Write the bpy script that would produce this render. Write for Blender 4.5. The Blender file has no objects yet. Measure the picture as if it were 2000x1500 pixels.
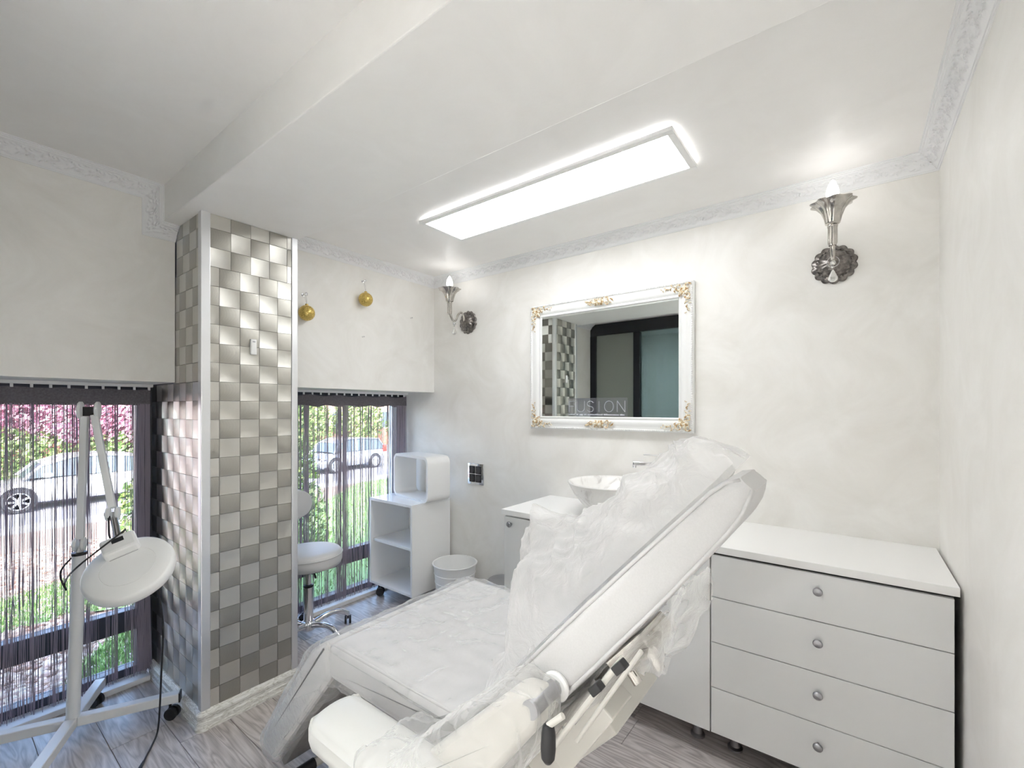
import bpy, math, random
from mathutils import Vector, Matrix
import numpy as np
random.seed(7); rng = np.random.default_rng(11)
S = bpy.context.scene
COL = S.collection
PI = math.pi

# ------------------------------------------------------------------ camera, sky, sun, exposure
YAW = math.atan2(666, 876)
cam_d = bpy.data.cameras.new('camera'); cam = bpy.data.objects.new('camera', cam_d); COL.objects.link(cam)
cam.location = (0, 0, 1.45); cam.rotation_euler = (PI/2, 0, YAW)
cam_d.sensor_width = 36; cam_d.lens = 36*876/2000; cam_d.shift_y = 0.024; cam_d.clip_start = 0.02; cam_d.clip_end = 300
S.camera = cam
W = bpy.data.worlds.new('sky'); S.world = W; W.use_nodes = True
nt = W.node_tree; nt.nodes.clear()
sky = nt.nodes.new('ShaderNodeTexSky'); sky.sky_type = 'NISHITA'; sky.sun_disc = False
sky.sun_elevation = math.radians(48); sky.sun_rotation = math.radians(120); sky.dust_density = 2.5; sky.air_density = 1.0
bg = nt.nodes.new('ShaderNodeBackground'); bg.inputs[1].default_value = 1.7
ow = nt.nodes.new('ShaderNodeOutputWorld')
nt.links.new(sky.outputs[0], bg.inputs[0]); nt.links.new(bg.outputs[0], ow.inputs[0])
sun_d = bpy.data.lights.new('sun', 'SUN'); sun_d.energy = 3.6; sun_d.angle = math.radians(8); sun_d.color = (1, .95, .86)
sun = bpy.data.objects.new('sun', sun_d); COL.objects.link(sun)
sun.rotation_euler = Vector((-.62, .42, -1.0)).to_track_quat('-Z', 'Y').to_euler()
S.view_settings.view_transform = 'Standard'; S.view_settings.look = 'None'
S.view_settings.exposure = 0.50; S.view_settings.gamma = 1.0; S.view_settings.use_curve_mapping = False
PANEL_E = 9.2; HALL_FILL_E = 74.0; BULB_E = 13.0
S.cycles.max_bounces = 14; S.cycles.diffuse_bounces = 12; S.cycles.glossy_bounces = 5; S.cycles.transparent_max_bounces = 18; S.cycles.transmission_bounces = 6

# ------------------------------------------------------------------ helpers
class MB:
    """collects verts / faces; build() makes ONE mesh object"""
    def __init__(s): s.v = []; s.f = []; s.mi = []
    def add(s, vs, fs, mi=0):
        b = len(s.v); s.v += [tuple(map(float, q)) for q in vs]
        s.f += [tuple(b+i for i in q) for q in fs]; s.mi += [mi]*len(fs); return s
    def box(s, x0, x1, y0, y1, z0, z1, mi=0):
        return s.add([(x0,y0,z0),(x1,y0,z0),(x1,y1,z0),(x0,y1,z0),(x0,y0,z1),(x1,y0,z1),(x1,y1,z1),(x0,y1,z1)],
              [(0,3,2,1),(4,5,6,7),(0,1,5,4),(1,2,6,5),(2,3,7,6),(3,0,4,7)], mi)
    def obox(s, c, ax, ay, az, mi=0):
        c, ax, ay, az = map(Vector, (c, ax, ay, az))
        vs = [c+ax*i+ay*j+az*k for k in (-1,1) for i, j in ((-1,-1),(1,-1),(1,1),(-1,1))]
        return s.add(vs, [(0,3,2,1),(4,5,6,7),(0,1,5,4),(1,2,6,5),(2,3,7,6),(3,0,4,7)], mi)
    def bar(s, p, q, w, h, up=(0,0,1), mi=0):
        p, q = Vector(p), Vector(q); d = (q-p); L = d.length/2; d.normalize()
        sd = d.cross(Vector(up)); sd.normalize(); u = sd.cross(d)
        return s.obox((p+q)/2, d*L, sd*w/2, u*h/2, mi)
    def tube(s, pts, r, n=10, cap=True, mi=0):
        pts = [Vector(p) for p in pts]; m = len(pts)
        rs = r if isinstance(r, (list, tuple)) else [r]*m
        t0 = (pts[1]-pts[0]).normalized()
        a = Vector((0,0,1)) if abs(t0.z) < .9 else Vector((1,0,0))
        u = t0.cross(a).normalized(); vs = []; fs = []
        for i, p in enumerate(pts):
            t = (pts[min(i+1,m-1)]-pts[max(i-1,0)]).normalized()
            u = (u - t*u.dot(t)).normalized(); w = t.cross(u)
            for k in range(n):
                an = 2*PI*k/n; vs.append(p+(u*math.cos(an)+w*math.sin(an))*rs[i])
        for i in range(m-1):
            for k in range(n):
                k2 = (k+1) % n; fs.append((i*n+k, i*n+k2, (i+1)*n+k2, (i+1)*n+k))
        if cap: fs += [tuple(range(n))[::-1], tuple((m-1)*n+k for k in range(n))]
        return s.add(vs, fs, mi)
    def lathe(s, prof, c=(0,0,0), ax=(0,0,1), n=24, rf=None, mi=0):
        """prof: (r, h); rf(angle, i) scales the radius"""
        c = Vector(c); ax = Vector(ax).normalized()
        a = Vector((1,0,0)) if abs(ax.x) < .9 else Vector((0,1,0))
        u = (a-ax*a.dot(ax)).normalized(); w = ax.cross(u); vs = []; fs = []
        for i, (r, h) in enumerate(prof):
            for k in range(n):
                an = 2*PI*k/n; rr = r*(rf(an, i) if rf else 1)
                vs.append(c+ax*h+(u*math.cos(an)+w*math.sin(an))*rr)
        m = len(prof)
        for i in range(m-1):
            for k in range(n):
                k2 = (k+1) % n; fs.append((i*n+k, i*n+k2, (i+1)*n+k2, (i+1)*n+k))
        if prof[0][0] > 1e-5: fs.append(tuple(range(n))[::-1])
        if prof[-1][0] > 1e-5: fs.append(tuple((m-1)*n+k for k in range(n)))
        return s.add(vs, fs, mi)
    def sphere(s, c, r, n=12, m=8, sc=(1,1,1), mi=0):
        prof = [(max(1e-6, math.sin(PI*i/m)), -math.cos(PI*i/m)) for i in range(m+1)]
        t = MB().lathe(prof, n=n)
        return s.add([(c[0]+x*r*sc[0], c[1]+y*r*sc[1], c[2]+z*r*sc[2]) for x, y, z in t.v], t.f, mi)
    def grid(s, pts, closeu=False, closev=False, mi=0, flip=False):
        """pts[i][j]"""
        a = len(pts); b = len(pts[0]); vs = [p for row in pts for p in row]; fs = []
        for i in range(a if closeu else a-1):
            for j in range(b if closev else b-1):
                i2 = (i+1) % a; j2 = (j+1) % b
                q = (i*b+j, i2*b+j, i2*b+j2, i*b+j2); fs.append(q[::-1] if flip else q)
        return s.add(vs, fs, mi)
    def rbox(s, x0, x1, y0, y1, z0, z1, r, n=6, fn=None, mi=0):
        """rounded, subdivided box; fn(point, normal) may displace"""
        sx, sy, sz = (x1-x0)/2, (y1-y0)/2, (z1-z0)/2; c = Vector(((x0+x1)/2, (y0+y1)/2, (z0+z1)/2))
        def axis(sz_):
            k = [-1, -1+.35*r/sz_, -1+r/sz_]
            mid = [(-1+r/sz_) + (2-2*r/sz_)*i/n for i in range(1, n)]
            return k+mid+[1-r/sz_, 1-.35*r/sz_, 1]
        A = [axis(q) for q in (sx, sy, sz)]
        dims = (sx, sy, sz); inner = (sx-r, sy-r, sz-r)
        for d in range(3):
            e, g = (d+1) % 3, (d+2) % 3
            for sg in (-1, 1):
                pts = []
                for a in A[e]:
                    row = []
                    for b in A[g]:
                        p = [0,0,0]; p[d] = sg*dims[d]; p[e] = a*dims[e]; p[g] = b*dims[g]
                        q = [max(-inner[k], min(inner[k], p[k])) for k in range(3)]
                        nn = Vector([p[k]-q[k] for k in range(3)]).normalized()
                        w = Vector(q)+nn*r + c
                        if fn: w = fn(w, nn)
                        row.append(w)
                    pts.append(row)
                s.grid(pts, mi=mi, flip=(sg < 0))
        return s
    def xf(s, M):
        s.v = [tuple(M @ Vector(p)) for p in s.v]; return s
    def mesh(s, name, mats, smooth=None):
        me = bpy.data.meshes.new(name); me.from_pydata(s.v, [], s.f); 
        for m in (mats if isinstance(mats, (list, tuple)) else [mats]): me.materials.append(m)
        if any(s.mi): me.polygons.foreach_set('material_index', s.mi)
        me.update()
        if smooth:
            me.polygons.foreach_set('use_smooth', [True]*len(me.polygons))
            if smooth < 179:
                try: me.set_sharp_from_angle(angle=math.radians(smooth))
                except Exception: pass
        return me
    def build(s, name, mats, parent=None, smooth=None, bevel=0, weld=False):
        o = bpy.data.objects.new(name, s.mesh(name, mats, smooth)); COL.objects.link(o)
        if parent is not None: o.parent = parent
        if weld:
            w = o.modifiers.new('weld', 'WELD'); w.merge_threshold = 1e-5
        if bevel:
            b = o.modifiers.new('bevel', 'BEVEL'); b.width = bevel; b.segments = 2; b.limit_method = 'ANGLE'
        return o

def tag(o, label=None, cat=None, group=None, kind=None):
    if label: o['label'] = label
    if cat: o['category'] = cat
    if group: o['group'] = group
    if kind: o['kind'] = kind
    return o
def thing(name, label, cat, group=None, loc=(0,0,0), kind=None):
    o = bpy.data.objects.new(name, None); o.empty_display_size = .05; o.location = loc; COL.objects.link(o)
    return tag(o, label, cat, group, kind)
def struct(name, mb, mat, parent=None, **k):
    o = mb.build(name, mat, parent, **k); o['kind'] = 'structure'; return o
def copy_tree(o, parent=None):
    c = o.copy(); COL.objects.link(c); c.parent = parent
    for ch in [x for x in o.children]: copy_tree(ch, c)
    return c
def spline(pts, n=8):
    """Catmull-Rom through points"""
    P = [Vector(p) for p in pts]; P = [2*P[0]-P[1]]+P+[2*P[-1]-P[-2]]; out = []
    for i in range(1, len(P)-2):
        a, b, c, d = P[i-1:i+3]
        for k in range(n):
            t = k/n; out.append(.5*((2*b)+(c-a)*t+(2*a-5*b+4*c-d)*t*t+(3*b-a-3*c+d)*t**3))
    out.append(P[-2]); return out
# smooth value noise (for wrinkles, terrain)
_perm = rng.permutation(512).tolist()+[0]; _val = rng.random(512)
def vnoise(x, y, z=0.0):
    xi, yi, zi = math.floor(x), math.floor(y), math.floor(z); fx, fy, fz = x-xi, y-yi, z-zi
    fx = fx*fx*(3-2*fx); fy = fy*fy*(3-2*fy); fz = fz*fz*(3-2*fz)
    def h(a, b, c): return _val[_perm[(_perm[(_perm[a & 511 if (a & 511) < 512 else 0]+b) & 511]+c) & 511]]
    def l(a, b, t): return a+(b-a)*t
    return l(l(l(h(xi,yi,zi),h(xi+1,yi,zi),fx), l(h(xi,yi+1,zi),h(xi+1,yi+1,zi),fx), fy),
             l(l(h(xi,yi,zi+1),h(xi+1,yi,zi+1),fx), l(h(xi,yi+1,zi+1),h(xi+1,yi+1,zi+1),fx), fy), fz)
def ridge(x, y, z=0.0): return 1-abs(2*vnoise(x, y, z)-1)

# ------------------------------------------------------------------ materials
class NM:
    def __init__(s, name):
        s.m = bpy.data.materials.new(name); s.m.use_nodes = True; s.t = s.m.node_tree
        s.b = s.t.nodes['Principled BSDF']; s.out = s.t.nodes['Material Output']
    def n(s, ty, **k):
        q = s.t.nodes.new(ty)
        for a, b in k.items(): setattr(q, a, b)
        return q
    def l(s, a, b): s.t.links.new(a, b)
    def set(s, **k):
        for a, b in k.items():
            i = s.b.inputs[a.replace('_', ' ')]
            i.default_value = (*b, 1) if isinstance(b, tuple) and len(b) == 3 and i.type == 'RGBA' else b
        return s
    def coord(s, scale=(1,1,1), kind='Object'):
        tc = s.n('ShaderNodeTexCoord'); mp = s.n('ShaderNodeMapping'); mp.inputs['Scale'].default_value = scale
        s.l(tc.outputs[kind], mp.inputs['Vector']); return mp.outputs[0]
    def noise(s, vec, scale, detail=3, rough=.5, dist=0):
        q = s.n('ShaderNodeTexNoise'); q.inputs['Scale'].default_value = scale; q.inputs['Detail'].default_value = detail
        q.inputs['Roughness'].default_value = rough; q.inputs['Distortion'].default_value = dist
        if vec is not None: s.l(vec, q.inputs['Vector'])
        return q.outputs[0]
    def ramp(s, fac, stops):
        q = s.n('ShaderNodeValToRGB'); e = q.color_ramp.elements
        while len(e) < len(stops): e.new(.5)
        for el, (p, c) in zip(e, stops): el.position = p; el.color = (*c, 1)
        s.l(fac, q.inputs[0]); return q.outputs[0]
    def bump(s, h, strength=.2, dist=.01):
        q = s.n('ShaderNodeBump'); q.inputs['Strength'].default_value = strength; q.inputs['Distance'].default_value = dist
        s.l(h, q.inputs['Height']); s.l(q.outputs[0], s.b.inputs['Normal']); return q
def plain(name, col, rough=.5, metal=0, **k):
    q = NM(name).set(Base_Color=tuple(col), Roughness=rough, Metallic=metal, **k); return q.m
def speck(name, c0, c1, scale=20, rough=.5, bump=.1, metal=0, dist=.004):
    q = NM(name).set(Roughness=rough, Metallic=metal); v = q.coord()
    nz = q.noise(v, scale, 5, .6); q.l(q.ramp(nz, [(.3, c0), (.7, c1)]), q.b.inputs['Base Color'])
    if bump: q.bump(nz, bump, dist)
    return q.m
def plaster(name, c0, c1, rough=.42, bump=.12):
    q = NM(name).set(Roughness=rough); v = q.coord()
    a = q.noise(v, 3.2, 6, .62, 1.2); b = q.noise(v, 26, 4, .6, .6)
    q.l(q.ramp(a, [(.3, c0), (.72, c1)]), q.b.inputs['Base Color'])
    r = q.n('ShaderNodeMapRange'); r.inputs[3].default_value = rough-.12; r.inputs[4].default_value = rough+.15
    q.l(a, r.inputs[0]); q.l(r.outputs[0], q.b.inputs['Roughness'])
    q.bump(b, bump, .003); return q.m
M = {}
M['wall'] = plaster('ivory venetian plaster', (.775,.757,.722), (.87,.86,.838))
M['ceil'] = plaster('ceiling plaster', (.855,.84,.825), (.895,.885,.875), .5)
M['cornice'] = plain('white cornice', (.82,.825,.835), .45)
M['white_gloss'] = plain('white gloss lacquer', (.87,.87,.87), .18)
M['white_front'] = plain('white satin cabinet front', (.76,.765,.765), .22)
M['white_top'] = plain('white laminate top', (.84,.838,.83), .32)
M['white_plastic'] = plain('white plastic', (.87,.87,.865), .35)
M['white_metal'] = plain('white enamelled metal', (.78,.79,.80), .3)
M['dark_gap'] = plain('dark carcass', (.05,.045,.042), .7)
M['chrome'] = plain('chrome', (.78,.78,.80), .08, 1)
M['satin'] = plain('satin metal knob', (.40,.40,.42), .34, 1)
M['alu'] = plain('anodised aluminium', (.82,.83,.85), .34, .85)
M['black'] = plain('black plastic', (.018,.018,.02), .42)
M['rubber'] = plain('grey rubber', (.05,.05,.055), .6)
M['anthracite'] = plain('anthracite window frame', (.045,.05,.062), .4)
M['leather'] = speck('white leatherette', (.565,.56,.56), (.605,.60,.60), 300, .42, .05, 0, .001)
M['leather_arm'] = plain('cream leatherette', (.66,.66,.635), .38)
M['grey_vinyl'] = speck('grey vinyl underside', (.13,.125,.122), (.18,.172,.168), 40, .5, .05)
M['cream_metal'] = plain('cream painted steel', (.60,.585,.545), .35)
M['gold'] = None
# gold glitter
q = NM('gold glitter').set(Metallic=.85, Roughness=.34); v = q.coord()
vo = q.n('ShaderNodeTexVoronoi'); vo.inputs['Scale'].default_value = 420; q.l(v, vo.inputs['Vector'])
q.l(q.ramp(vo.outputs['Color'], [(.2,(.42,.27,.05)),(.8,(.90,.70,.25))]), q.b.inputs['Base Color']); q.bump(vo.outputs['Color'], .6, .002)
M['gold'] = q.m
# pewter / smoked glass of the sconces
q = NM('antique silver glass').set(Metallic=1.0, Roughness=.10); v = q.coord()
q.l(q.ramp(q.noise(v, 30, 3), [(.3,(.40,.38,.35)),(.7,(.68,.65,.61))]), q.b.inputs['Base Color']); M['pewter'] = q.m
q = NM('dark bronze rosette').set(Metallic=.9, Roughness=.28); v = q.coord()
q.l(q.ramp(q.noise(v, 60, 4), [(.3,(.10,.09,.085)),(.75,(.34,.315,.295))]), q.b.inputs['Base Color']); M['bronze'] = q.m
M['crystal'] = plain('crystal drop', (.80,.80,.78), .06, .25, Transmission_Weight=.45, IOR=1.5)
# emission
def emit(name, col, s):
    q = NM(name).set(Base_Color=(.9,.9,.9), Emission_Color=tuple(col), Emission_Strength=s); return q.m
M['panel'] = emit('led diffuser', (.975,.99,1.0), PANEL_E)
M['panel_hall_fill'] = emit('added hall fill diffuser', (.965,.985,1.0), HALL_FILL_E)  # glow of the fill panel added in the unseen hallway
M['bulb'] = emit('lit bulb', (1.0,.985,.96), BULB_E)
# mirror + thin glass
M['mirror'] = plain('silvered mirror', (.80,.84,.82), .015, 1)
def thin(name, col, glossy, tint=(1,1,1), rough=.03, extra=None):
    q = NM(name); q.t.nodes.remove(q.b)
    tr = q.n('ShaderNodeBsdfTransparent'); tr.inputs[0].default_value = (*tint, 1)
    gl = q.n('ShaderNodeBsdfGlossy'); gl.inputs['Roughness'].default_value = rough; gl.inputs[0].default_value = (*col, 1)
    lw = q.n('ShaderNodeLayerWeight'); lw.inputs[0].default_value = glossy
    mx = q.n('ShaderNodeMixShader'); q.l(lw.outputs['Fresnel'], mx.inputs[0]); q.l(tr.outputs[0], mx.inputs[1]); q.l(gl.outputs[0], mx.inputs[2])
    q.l(mx.outputs[0], q.out.inputs[0]); return q.m
M['glass'] = thin('window glass', (.9,.95,1), .12, (.95,.97,.97))
def film(name, opac, rough=.16, col=(.88,.88,.88), wr=22):
    """clear polythene: transparent + a little milky diffuse + glossy"""
    q = NM(name); q.t.nodes.remove(q.b)
    tr = q.n('ShaderNodeBsdfTransparent'); tr.inputs[0].default_value = (.985,.985,.985,1)
    pb = q.n('ShaderNodeBsdfPrincipled'); pb.inputs['Base Color'].default_value = (*col,1); pb.inputs['Roughness'].default_value = rough
    v = q.coord(); nz = q.noise(v, wr, 5, .62, 1.6)
    bp = q.n('ShaderNodeBump'); bp.inputs['Strength'].default_value = .9; bp.inputs['Distance'].default_value = .012
    q.l(nz, bp.inputs['Height']); q.l(bp.outputs[0], pb.inputs['Normal'])
    tl = q.n('ShaderNodeBsdfTranslucent'); tl.inputs[0].default_value = (*col,1)
    m1 = q.n('ShaderNodeMixShader'); m1.inputs[0].default_value = .35; q.l(pb.outputs[0], m1.inputs[1]); q.l(tl.outputs[0], m1.inputs[2])
    lw = q.n('ShaderNodeLayerWeight'); lw.inputs[0].default_value = .35
    mr = q.n('ShaderNodeMapRange'); mr.inputs[3].default_value = opac; mr.inputs[4].default_value = min(1, opac+.45); q.l(lw.outputs['Facing'], mr.inputs[0])
    mx = q.n('ShaderNodeMixShader'); q.l(mr.outputs[0], mx.inputs[0]); q.l(tr.outputs[0], mx.inputs[1]); q.l(m1.outputs[0], mx.inputs[2])
    q.l(mx.outputs[0], q.out.inputs[0]); return q.m
M['film'] = film('clear polythene', .07, .10)
M['film_bag'] = film('bunched polythene', .40, .13, (.90,.895,.89), 16)
M['film_arm'] = film('wrapped polythene', .10, .10, (.90,.90,.89), 20)
M['film_low'] = film('hanging polythene', .20, .12, (.86,.85,.83), 18)
# marble
q = NM('white marble').set(Roughness=.25); v = q.coord()
q.l(q.ramp(q.noise(v, 7, 8, .62, 1.8), [(.36,(.62,.60,.58)),(.44,(.82,.81,.79)),(.7,(.87,.865,.85))]), q.b.inputs['Base Color']); M['marble'] = q.m
# grey oak floor: long-grain rings, per plank offset
def wood(name, c0, c1, c2, sx, rough, bump, wscale=9, dst=.8, fsc=(1,1,1)):
    q = NM(name).set(Roughness=rough); tc = q.n('ShaderNodeTexCoord'); oi = q.n('ShaderNodeObjectInfo')
    mul = q.n('ShaderNodeMath', operation='MULTIPLY'); mul.inputs[1].default_value = 37.0; q.l(oi.outputs['Random'], mul.inputs[0])
    cx = q.n('ShaderNodeCombineXYZ'); 
    for i in range(3): q.l(mul.outputs[0], cx.inputs[i])
    ad = q.n('ShaderNodeVectorMath', operation='ADD'); q.l(tc.outputs['Object'], ad.inputs[0]); q.l(cx.outputs[0], ad.inputs[1])
    mp = q.n('ShaderNodeMapping'); mp.inputs['Scale'].default_value = sx; q.l(ad.outputs[0], mp.inputs[0])
    low = q.noise(mp.outputs[0], 2.2, 2, .5, dst)
    ml = q.n('ShaderNodeMath', operation='MULTIPLY'); ml.inputs[1].default_value = wscale; q.l(low, ml.inputs[0])
    fr = q.n('ShaderNodeMath', operation='PINGPONG'); fr.inputs[1].default_value = .5; q.l(ml.outputs[0], fr.inputs[0])
    mp2 = q.n('ShaderNodeMapping'); mp2.inputs['Scale'].default_value = fsc; q.l(mp.outputs[0], mp2.inputs[0])
    fine = q.noise(mp2.outputs[0], 28, 4, .6, .3)
    mx = q.n('ShaderNodeMath', operation='MULTIPLY_ADD'); mx.inputs[1].default_value = .55; q.l(fine, mx.inputs[0]); q.l(fr.outputs[0], mx.inputs[2])
    q.l(q.ramp(mx.outputs[0], [(.22,c0),(.5,c1),(.85,c2)]), q.b.inputs['Base Color'])
    q.bump(mx.outputs[0], bump, .002); return q.m
M['floor'] = wood('grey oak laminate', (.32,.285,.275), (.45,.41,.395), (.60,.56,.545), (1.0,7.5,7.5), .30, .12, 8, .35, (.25,1.2,1.2))
M['hall_bounce_floor'] = speck('pale bounce tile of added hall', (.74,.72,.69), (.80,.78,.75), 4, .35, 0)  # floor of the added hallway, kept pale to bounce light upward
M['skirting'] = wood('whitewashed skirting', (.45,.43,.38), (.70,.69,.65), (.80,.79,.76), (6,6,40), .45, .3, 5)
# brushed mosaic tile: concentric grooves about one corner -> anisotropic metal
def brushed(name, cx_, cy_, col, curv):
    q = NM(name).set(Metallic=1.0, Roughness=.30, Anisotropic=.9)
    tc = q.n('ShaderNodeTexCoord'); sb = q.n('ShaderNodeVectorMath', operation='SUBTRACT'); sb.inputs[1].default_value = (cx_, cy_, 0)
    q.l(tc.outputs['Object'], sb.inputs[0])
    fl = q.n('ShaderNodeVectorMath', operation='MULTIPLY'); fl.inputs[1].default_value = (1,1,0); q.l(sb.outputs[0], fl.inputs[0])
    cr = q.n('ShaderNodeVectorMath', operation='CROSS_PRODUCT'); cr.inputs[0].default_value = (0,0,1); q.l(fl.outputs[0], cr.inputs[1])
    nm = q.n('ShaderNodeVectorMath', operation='NORMALIZE'); q.l(cr.outputs[0], nm.inputs[0])
    vt = q.n('ShaderNodeVectorTransform', vector_type='VECTOR', convert_from='OBJECT', convert_to='WORLD'); q.l(nm.outputs[0], vt.inputs[0])
    q.l(vt.outputs[0], q.b.inputs['Tangent'])
    ln = q.n('ShaderNodeVectorMath', operation='LENGTH'); q.l(fl.outputs[0], ln.inputs[0])
    ml = q.n('ShaderNodeMath', operation='MULTIPLY'); ml.inputs[1].default_value = 2400.0; q.l(ln.outputs['Value'], ml.inputs[0])
    sn = q.n('ShaderNodeMath', operation='SINE'); q.l(ml.outputs[0], sn.inputs[0])
    mr = q.n('ShaderNodeMapRange'); mr.inputs[1].default_value = -1; q.l(sn.outputs[0], mr.inputs[0])
    dk = tuple(c*.80 for c in col)
    q.l(q.ramp(mr.outputs[0], [(.0, dk), (1.0, col)]), q.b.inputs['Base Color'])
    l2 = q.n('ShaderNodeVectorMath', operation='MULTIPLY'); l2.inputs[1].default_value = (1,1,0); q.l(tc.outputs['Object'], l2.inputs[0])
    d2 = q.n('ShaderNodeVectorMath', operation='DOT_PRODUCT'); q.l(l2.outputs[0], d2.inputs[0]); q.l(l2.outputs[0], d2.inputs[1])
    pk = q.n('ShaderNodeMath', operation='MULTIPLY'); pk.inputs[1].default_value = curv; q.l(d2.outputs['Value'], pk.inputs[0])
    sm_ = q.n('ShaderNodeMath', operation='MULTIPLY_ADD'); sm_.inputs[1].default_value = .00005; q.l(sn.outputs[0], sm_.inputs[0]); q.l(pk.outputs[0], sm_.inputs[2])
    q.bump(sm_.outputs[0], 1.0, 1.0); return q.m
M['tile_lit'] = brushed('brushed tile arcs from lower corner', -.12, -.10, (.74,.725,.675), 1.5)
M['tile_shaded'] = brushed('brushed tile arcs from side', .16, .012, (.48,.465,.42), -.9)
# cloth / strings
M['curtain'] = speck('dark mauve grey voile', (.12,.11,.122), (.19,.175,.195), 120, .8, .2)
M['string'] = plain('mauve grey string', (.34,.30,.36), .6)
# outdoors
M['asphalt'] = speck('pale asphalt', (.17,.165,.175), (.24,.23,.24), 8, .85, .1)
M['pavement'] = speck('pavement', (.33,.315,.305), (.42,.40,.39), 5, .85, .1)
M['soil'] = speck('gravel bed base', (.16,.10,.07), (.29,.205,.15), 34, .9, .4)
M['lawn'] = speck('lawn base', (.13,.22,.07), (.24,.36,.13), 30, .9, .4)
M['carpaint_w'] = plain('white car paint', (.56,.56,.57), .18, 0, Coat_Weight=.6)
M['carpaint_s'] = plain('silver car paint', (.46,.48,.52), .25, .55, Coat_Weight=.6)
M['carglass'] = plain('car window glass', (.10,.13,.15), .06)
M['tyre'] = plain('tyre', (.025,.025,.027), .75)
M['rim'] = plain('alloy rim', (.72,.73,.75), .28, .7)
M['taillight'] = plain('red tail light', (.65,.04,.03), .2)
def leafmat(name, c0, c1, c2):
    q = NM(name).set(Roughness=.55); g = q.n('ShaderNodeNewGeometry')
    q.l(q.ramp(g.outputs['Random Per Island'], [(.1,c0),(.5,c1),(.9,c2)]), q.b.inputs['Base Color']); return q.m
M['leaf_purple'] = leafmat('plum leaves', (.26,.10,.16), (.48,.20,.29), (.66,.38,.44))
M['leaf_green'] = leafmat('green leaves', (.09,.15,.045), (.19,.28,.09), (.36,.44,.17))
M['leaf_thuja'] = leafmat('thuja leaves', (.07,.12,.04), (.16,.25,.07), (.33,.42,.13))
M['blade'] = leafmat('grass blades', (.11,.20,.055), (.19,.31,.095), (.28,.41,.15))
M['pebble'] = leafmat('pebbles', (.20,.105,.07), (.34,.235,.175), (.52,.45,.39))
M['bark'] = speck('bark', (.10,.07,.05), (.20,.15,.11), 30, .9, .4)
M['house'] = speck('salmon render', (.70,.42,.29), (.78,.50,.36), 3, .85, .05)
M['brick'] = speck('red brick', (.42,.19,.13), (.58,.30,.22), 14, .85, .2)
M['mortar'] = plain('mortar', (.55,.50,.45), .9)
M['render_ext'] = plain('outer wall render', (.62,.60,.57), .8)
M['roof'] = plain('flat roof', (.3,.3,.3), .9)

# ------------------------------------------------------------------ the room shell
XW, XU, XC, XR = -3.07, -2.69, -2.34, .279      # window plane, upper wall face, column face, right wall
YB, YM = -.20, 2.50                             # sliding-door wall behind, mirror wall
C0, C1 = .765, 1.196                            # column along y
ZC, ZL, ZB = 2.485, 2.52, 2.345                 # ceiling, left-bay ceiling, beam soffit
BY0, BY1 = .70, 1.21                            # beam

fl = struct('floor', MB().box(XW-.1, XR+.15, YB-.15, YM+.12, -.12, -.009), M['mortar'])
# laminate planks run parallel to the mirror wall
PW = .192; k0 = 1.83-PW*11
for r in range(15):
    y0 = max(YB, k0+r*PW); y1 = min(YM, k0+(r+1)*PW)
    if y1 <= y0: continue
    x = XW-.05-random.random()*1.1 if r not in (9,) else -1.53-1.2*2
    while x < XR:
        xa, xb = max(XW, x), min(XR, x+1.2)
        if xb-xa > .02:
            pb = MB(); cx_, cy_ = (xa+xb)/2, (y0+y1)/2; g = .0009
            pb.box(xa-cx_+g, xb-cx_-g, y0-cy_+g, y1-cy_-g, -.009, 0)
            o = pb.build('plank', M['floor'], fl, bevel=.0012); o.location = (cx_, cy_, 0)
        x += 1.2
struct('wall_back', MB().box(XW-.2, XR+.2, YM, YM+.2, -.1, 2.75), M['wall'])
struct('wall_right', MB().box(XR, XR+.2, YB-.2, YM, -.1, 2.75), M['wall'])
struct('wall_left_upper', MB().box(XW-.2, XU, YB-.2, C0-.002, 1.58, 2.75), M['wall'])
struct('wall_left_upper', MB().box(XW-.2, XU, C1+.002, YM, 1.58, 2.75), M['wall'])
struct('wall_front', MB().box(XW-.3, -2.69, YB-.3, YB-.08, -.1, 2.75), M['wall'])
struct('wall_front_head', MB().box(-2.69, XR, YB-.16, YB-.08, ZL, 2.75), M['wall'])
# unseen hallway added behind the door, left open, to brighten the near bay
HX0, HX1, HY0, HY1 = -2.69, .62, -2.05, YB-.08
struct('floor_added_hall', MB().box(HX0-.1, HX1+.1, HY0-.1, HY1, -.12, 0), M['hall_bounce_floor'])
struct('ceiling_added_hall', MB().box(HX0-.1, HX1+.1, HY0-.1, HY1-.08, 2.62, 2.75), M['ceil'])
struct('wall_added_hall_far', MB().box(HX0-.1, HX1+.1, HY0-.2, HY0, -.1, 2.75), M['wall'])
struct('wall_added_hall_left', MB().box(HX0-.2, HX0, HY0, YB-.30, -.1, 2.75), M['wall'])
struct('wall_added_hall_right', MB().box(HX1, HX1+.2, HY0, YB-.2, -.1, 2.75), M['wall'])
struct('roof_slab', MB().box(XW-.3, HX1+.3, HY0-.3, YB-.4, 2.75, 2.95), M['roof'])
struct('ceiling', MB().box(XU, XR, BY1, YM, ZC, 2.75), M['ceil'])
struct('ceiling', MB().box(XU, XR, YB-.08, BY0, ZL, 2.75), M['ceil'])
struct('ceiling_beam', MB().box(XU, XR, BY0, BY1, ZB, 2.75), M['ceil'], bevel=.004)
struct('roof_slab', MB().box(XW-.3, XR+.3, YB-.4, YM+.3, 2.75, 2.95), M['roof'])
struct('wall_outer_sill', MB().box(XW-.25, XW-.06, YB-.3, YM+.2, -.6, -.012), M['render_ext'])

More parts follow.
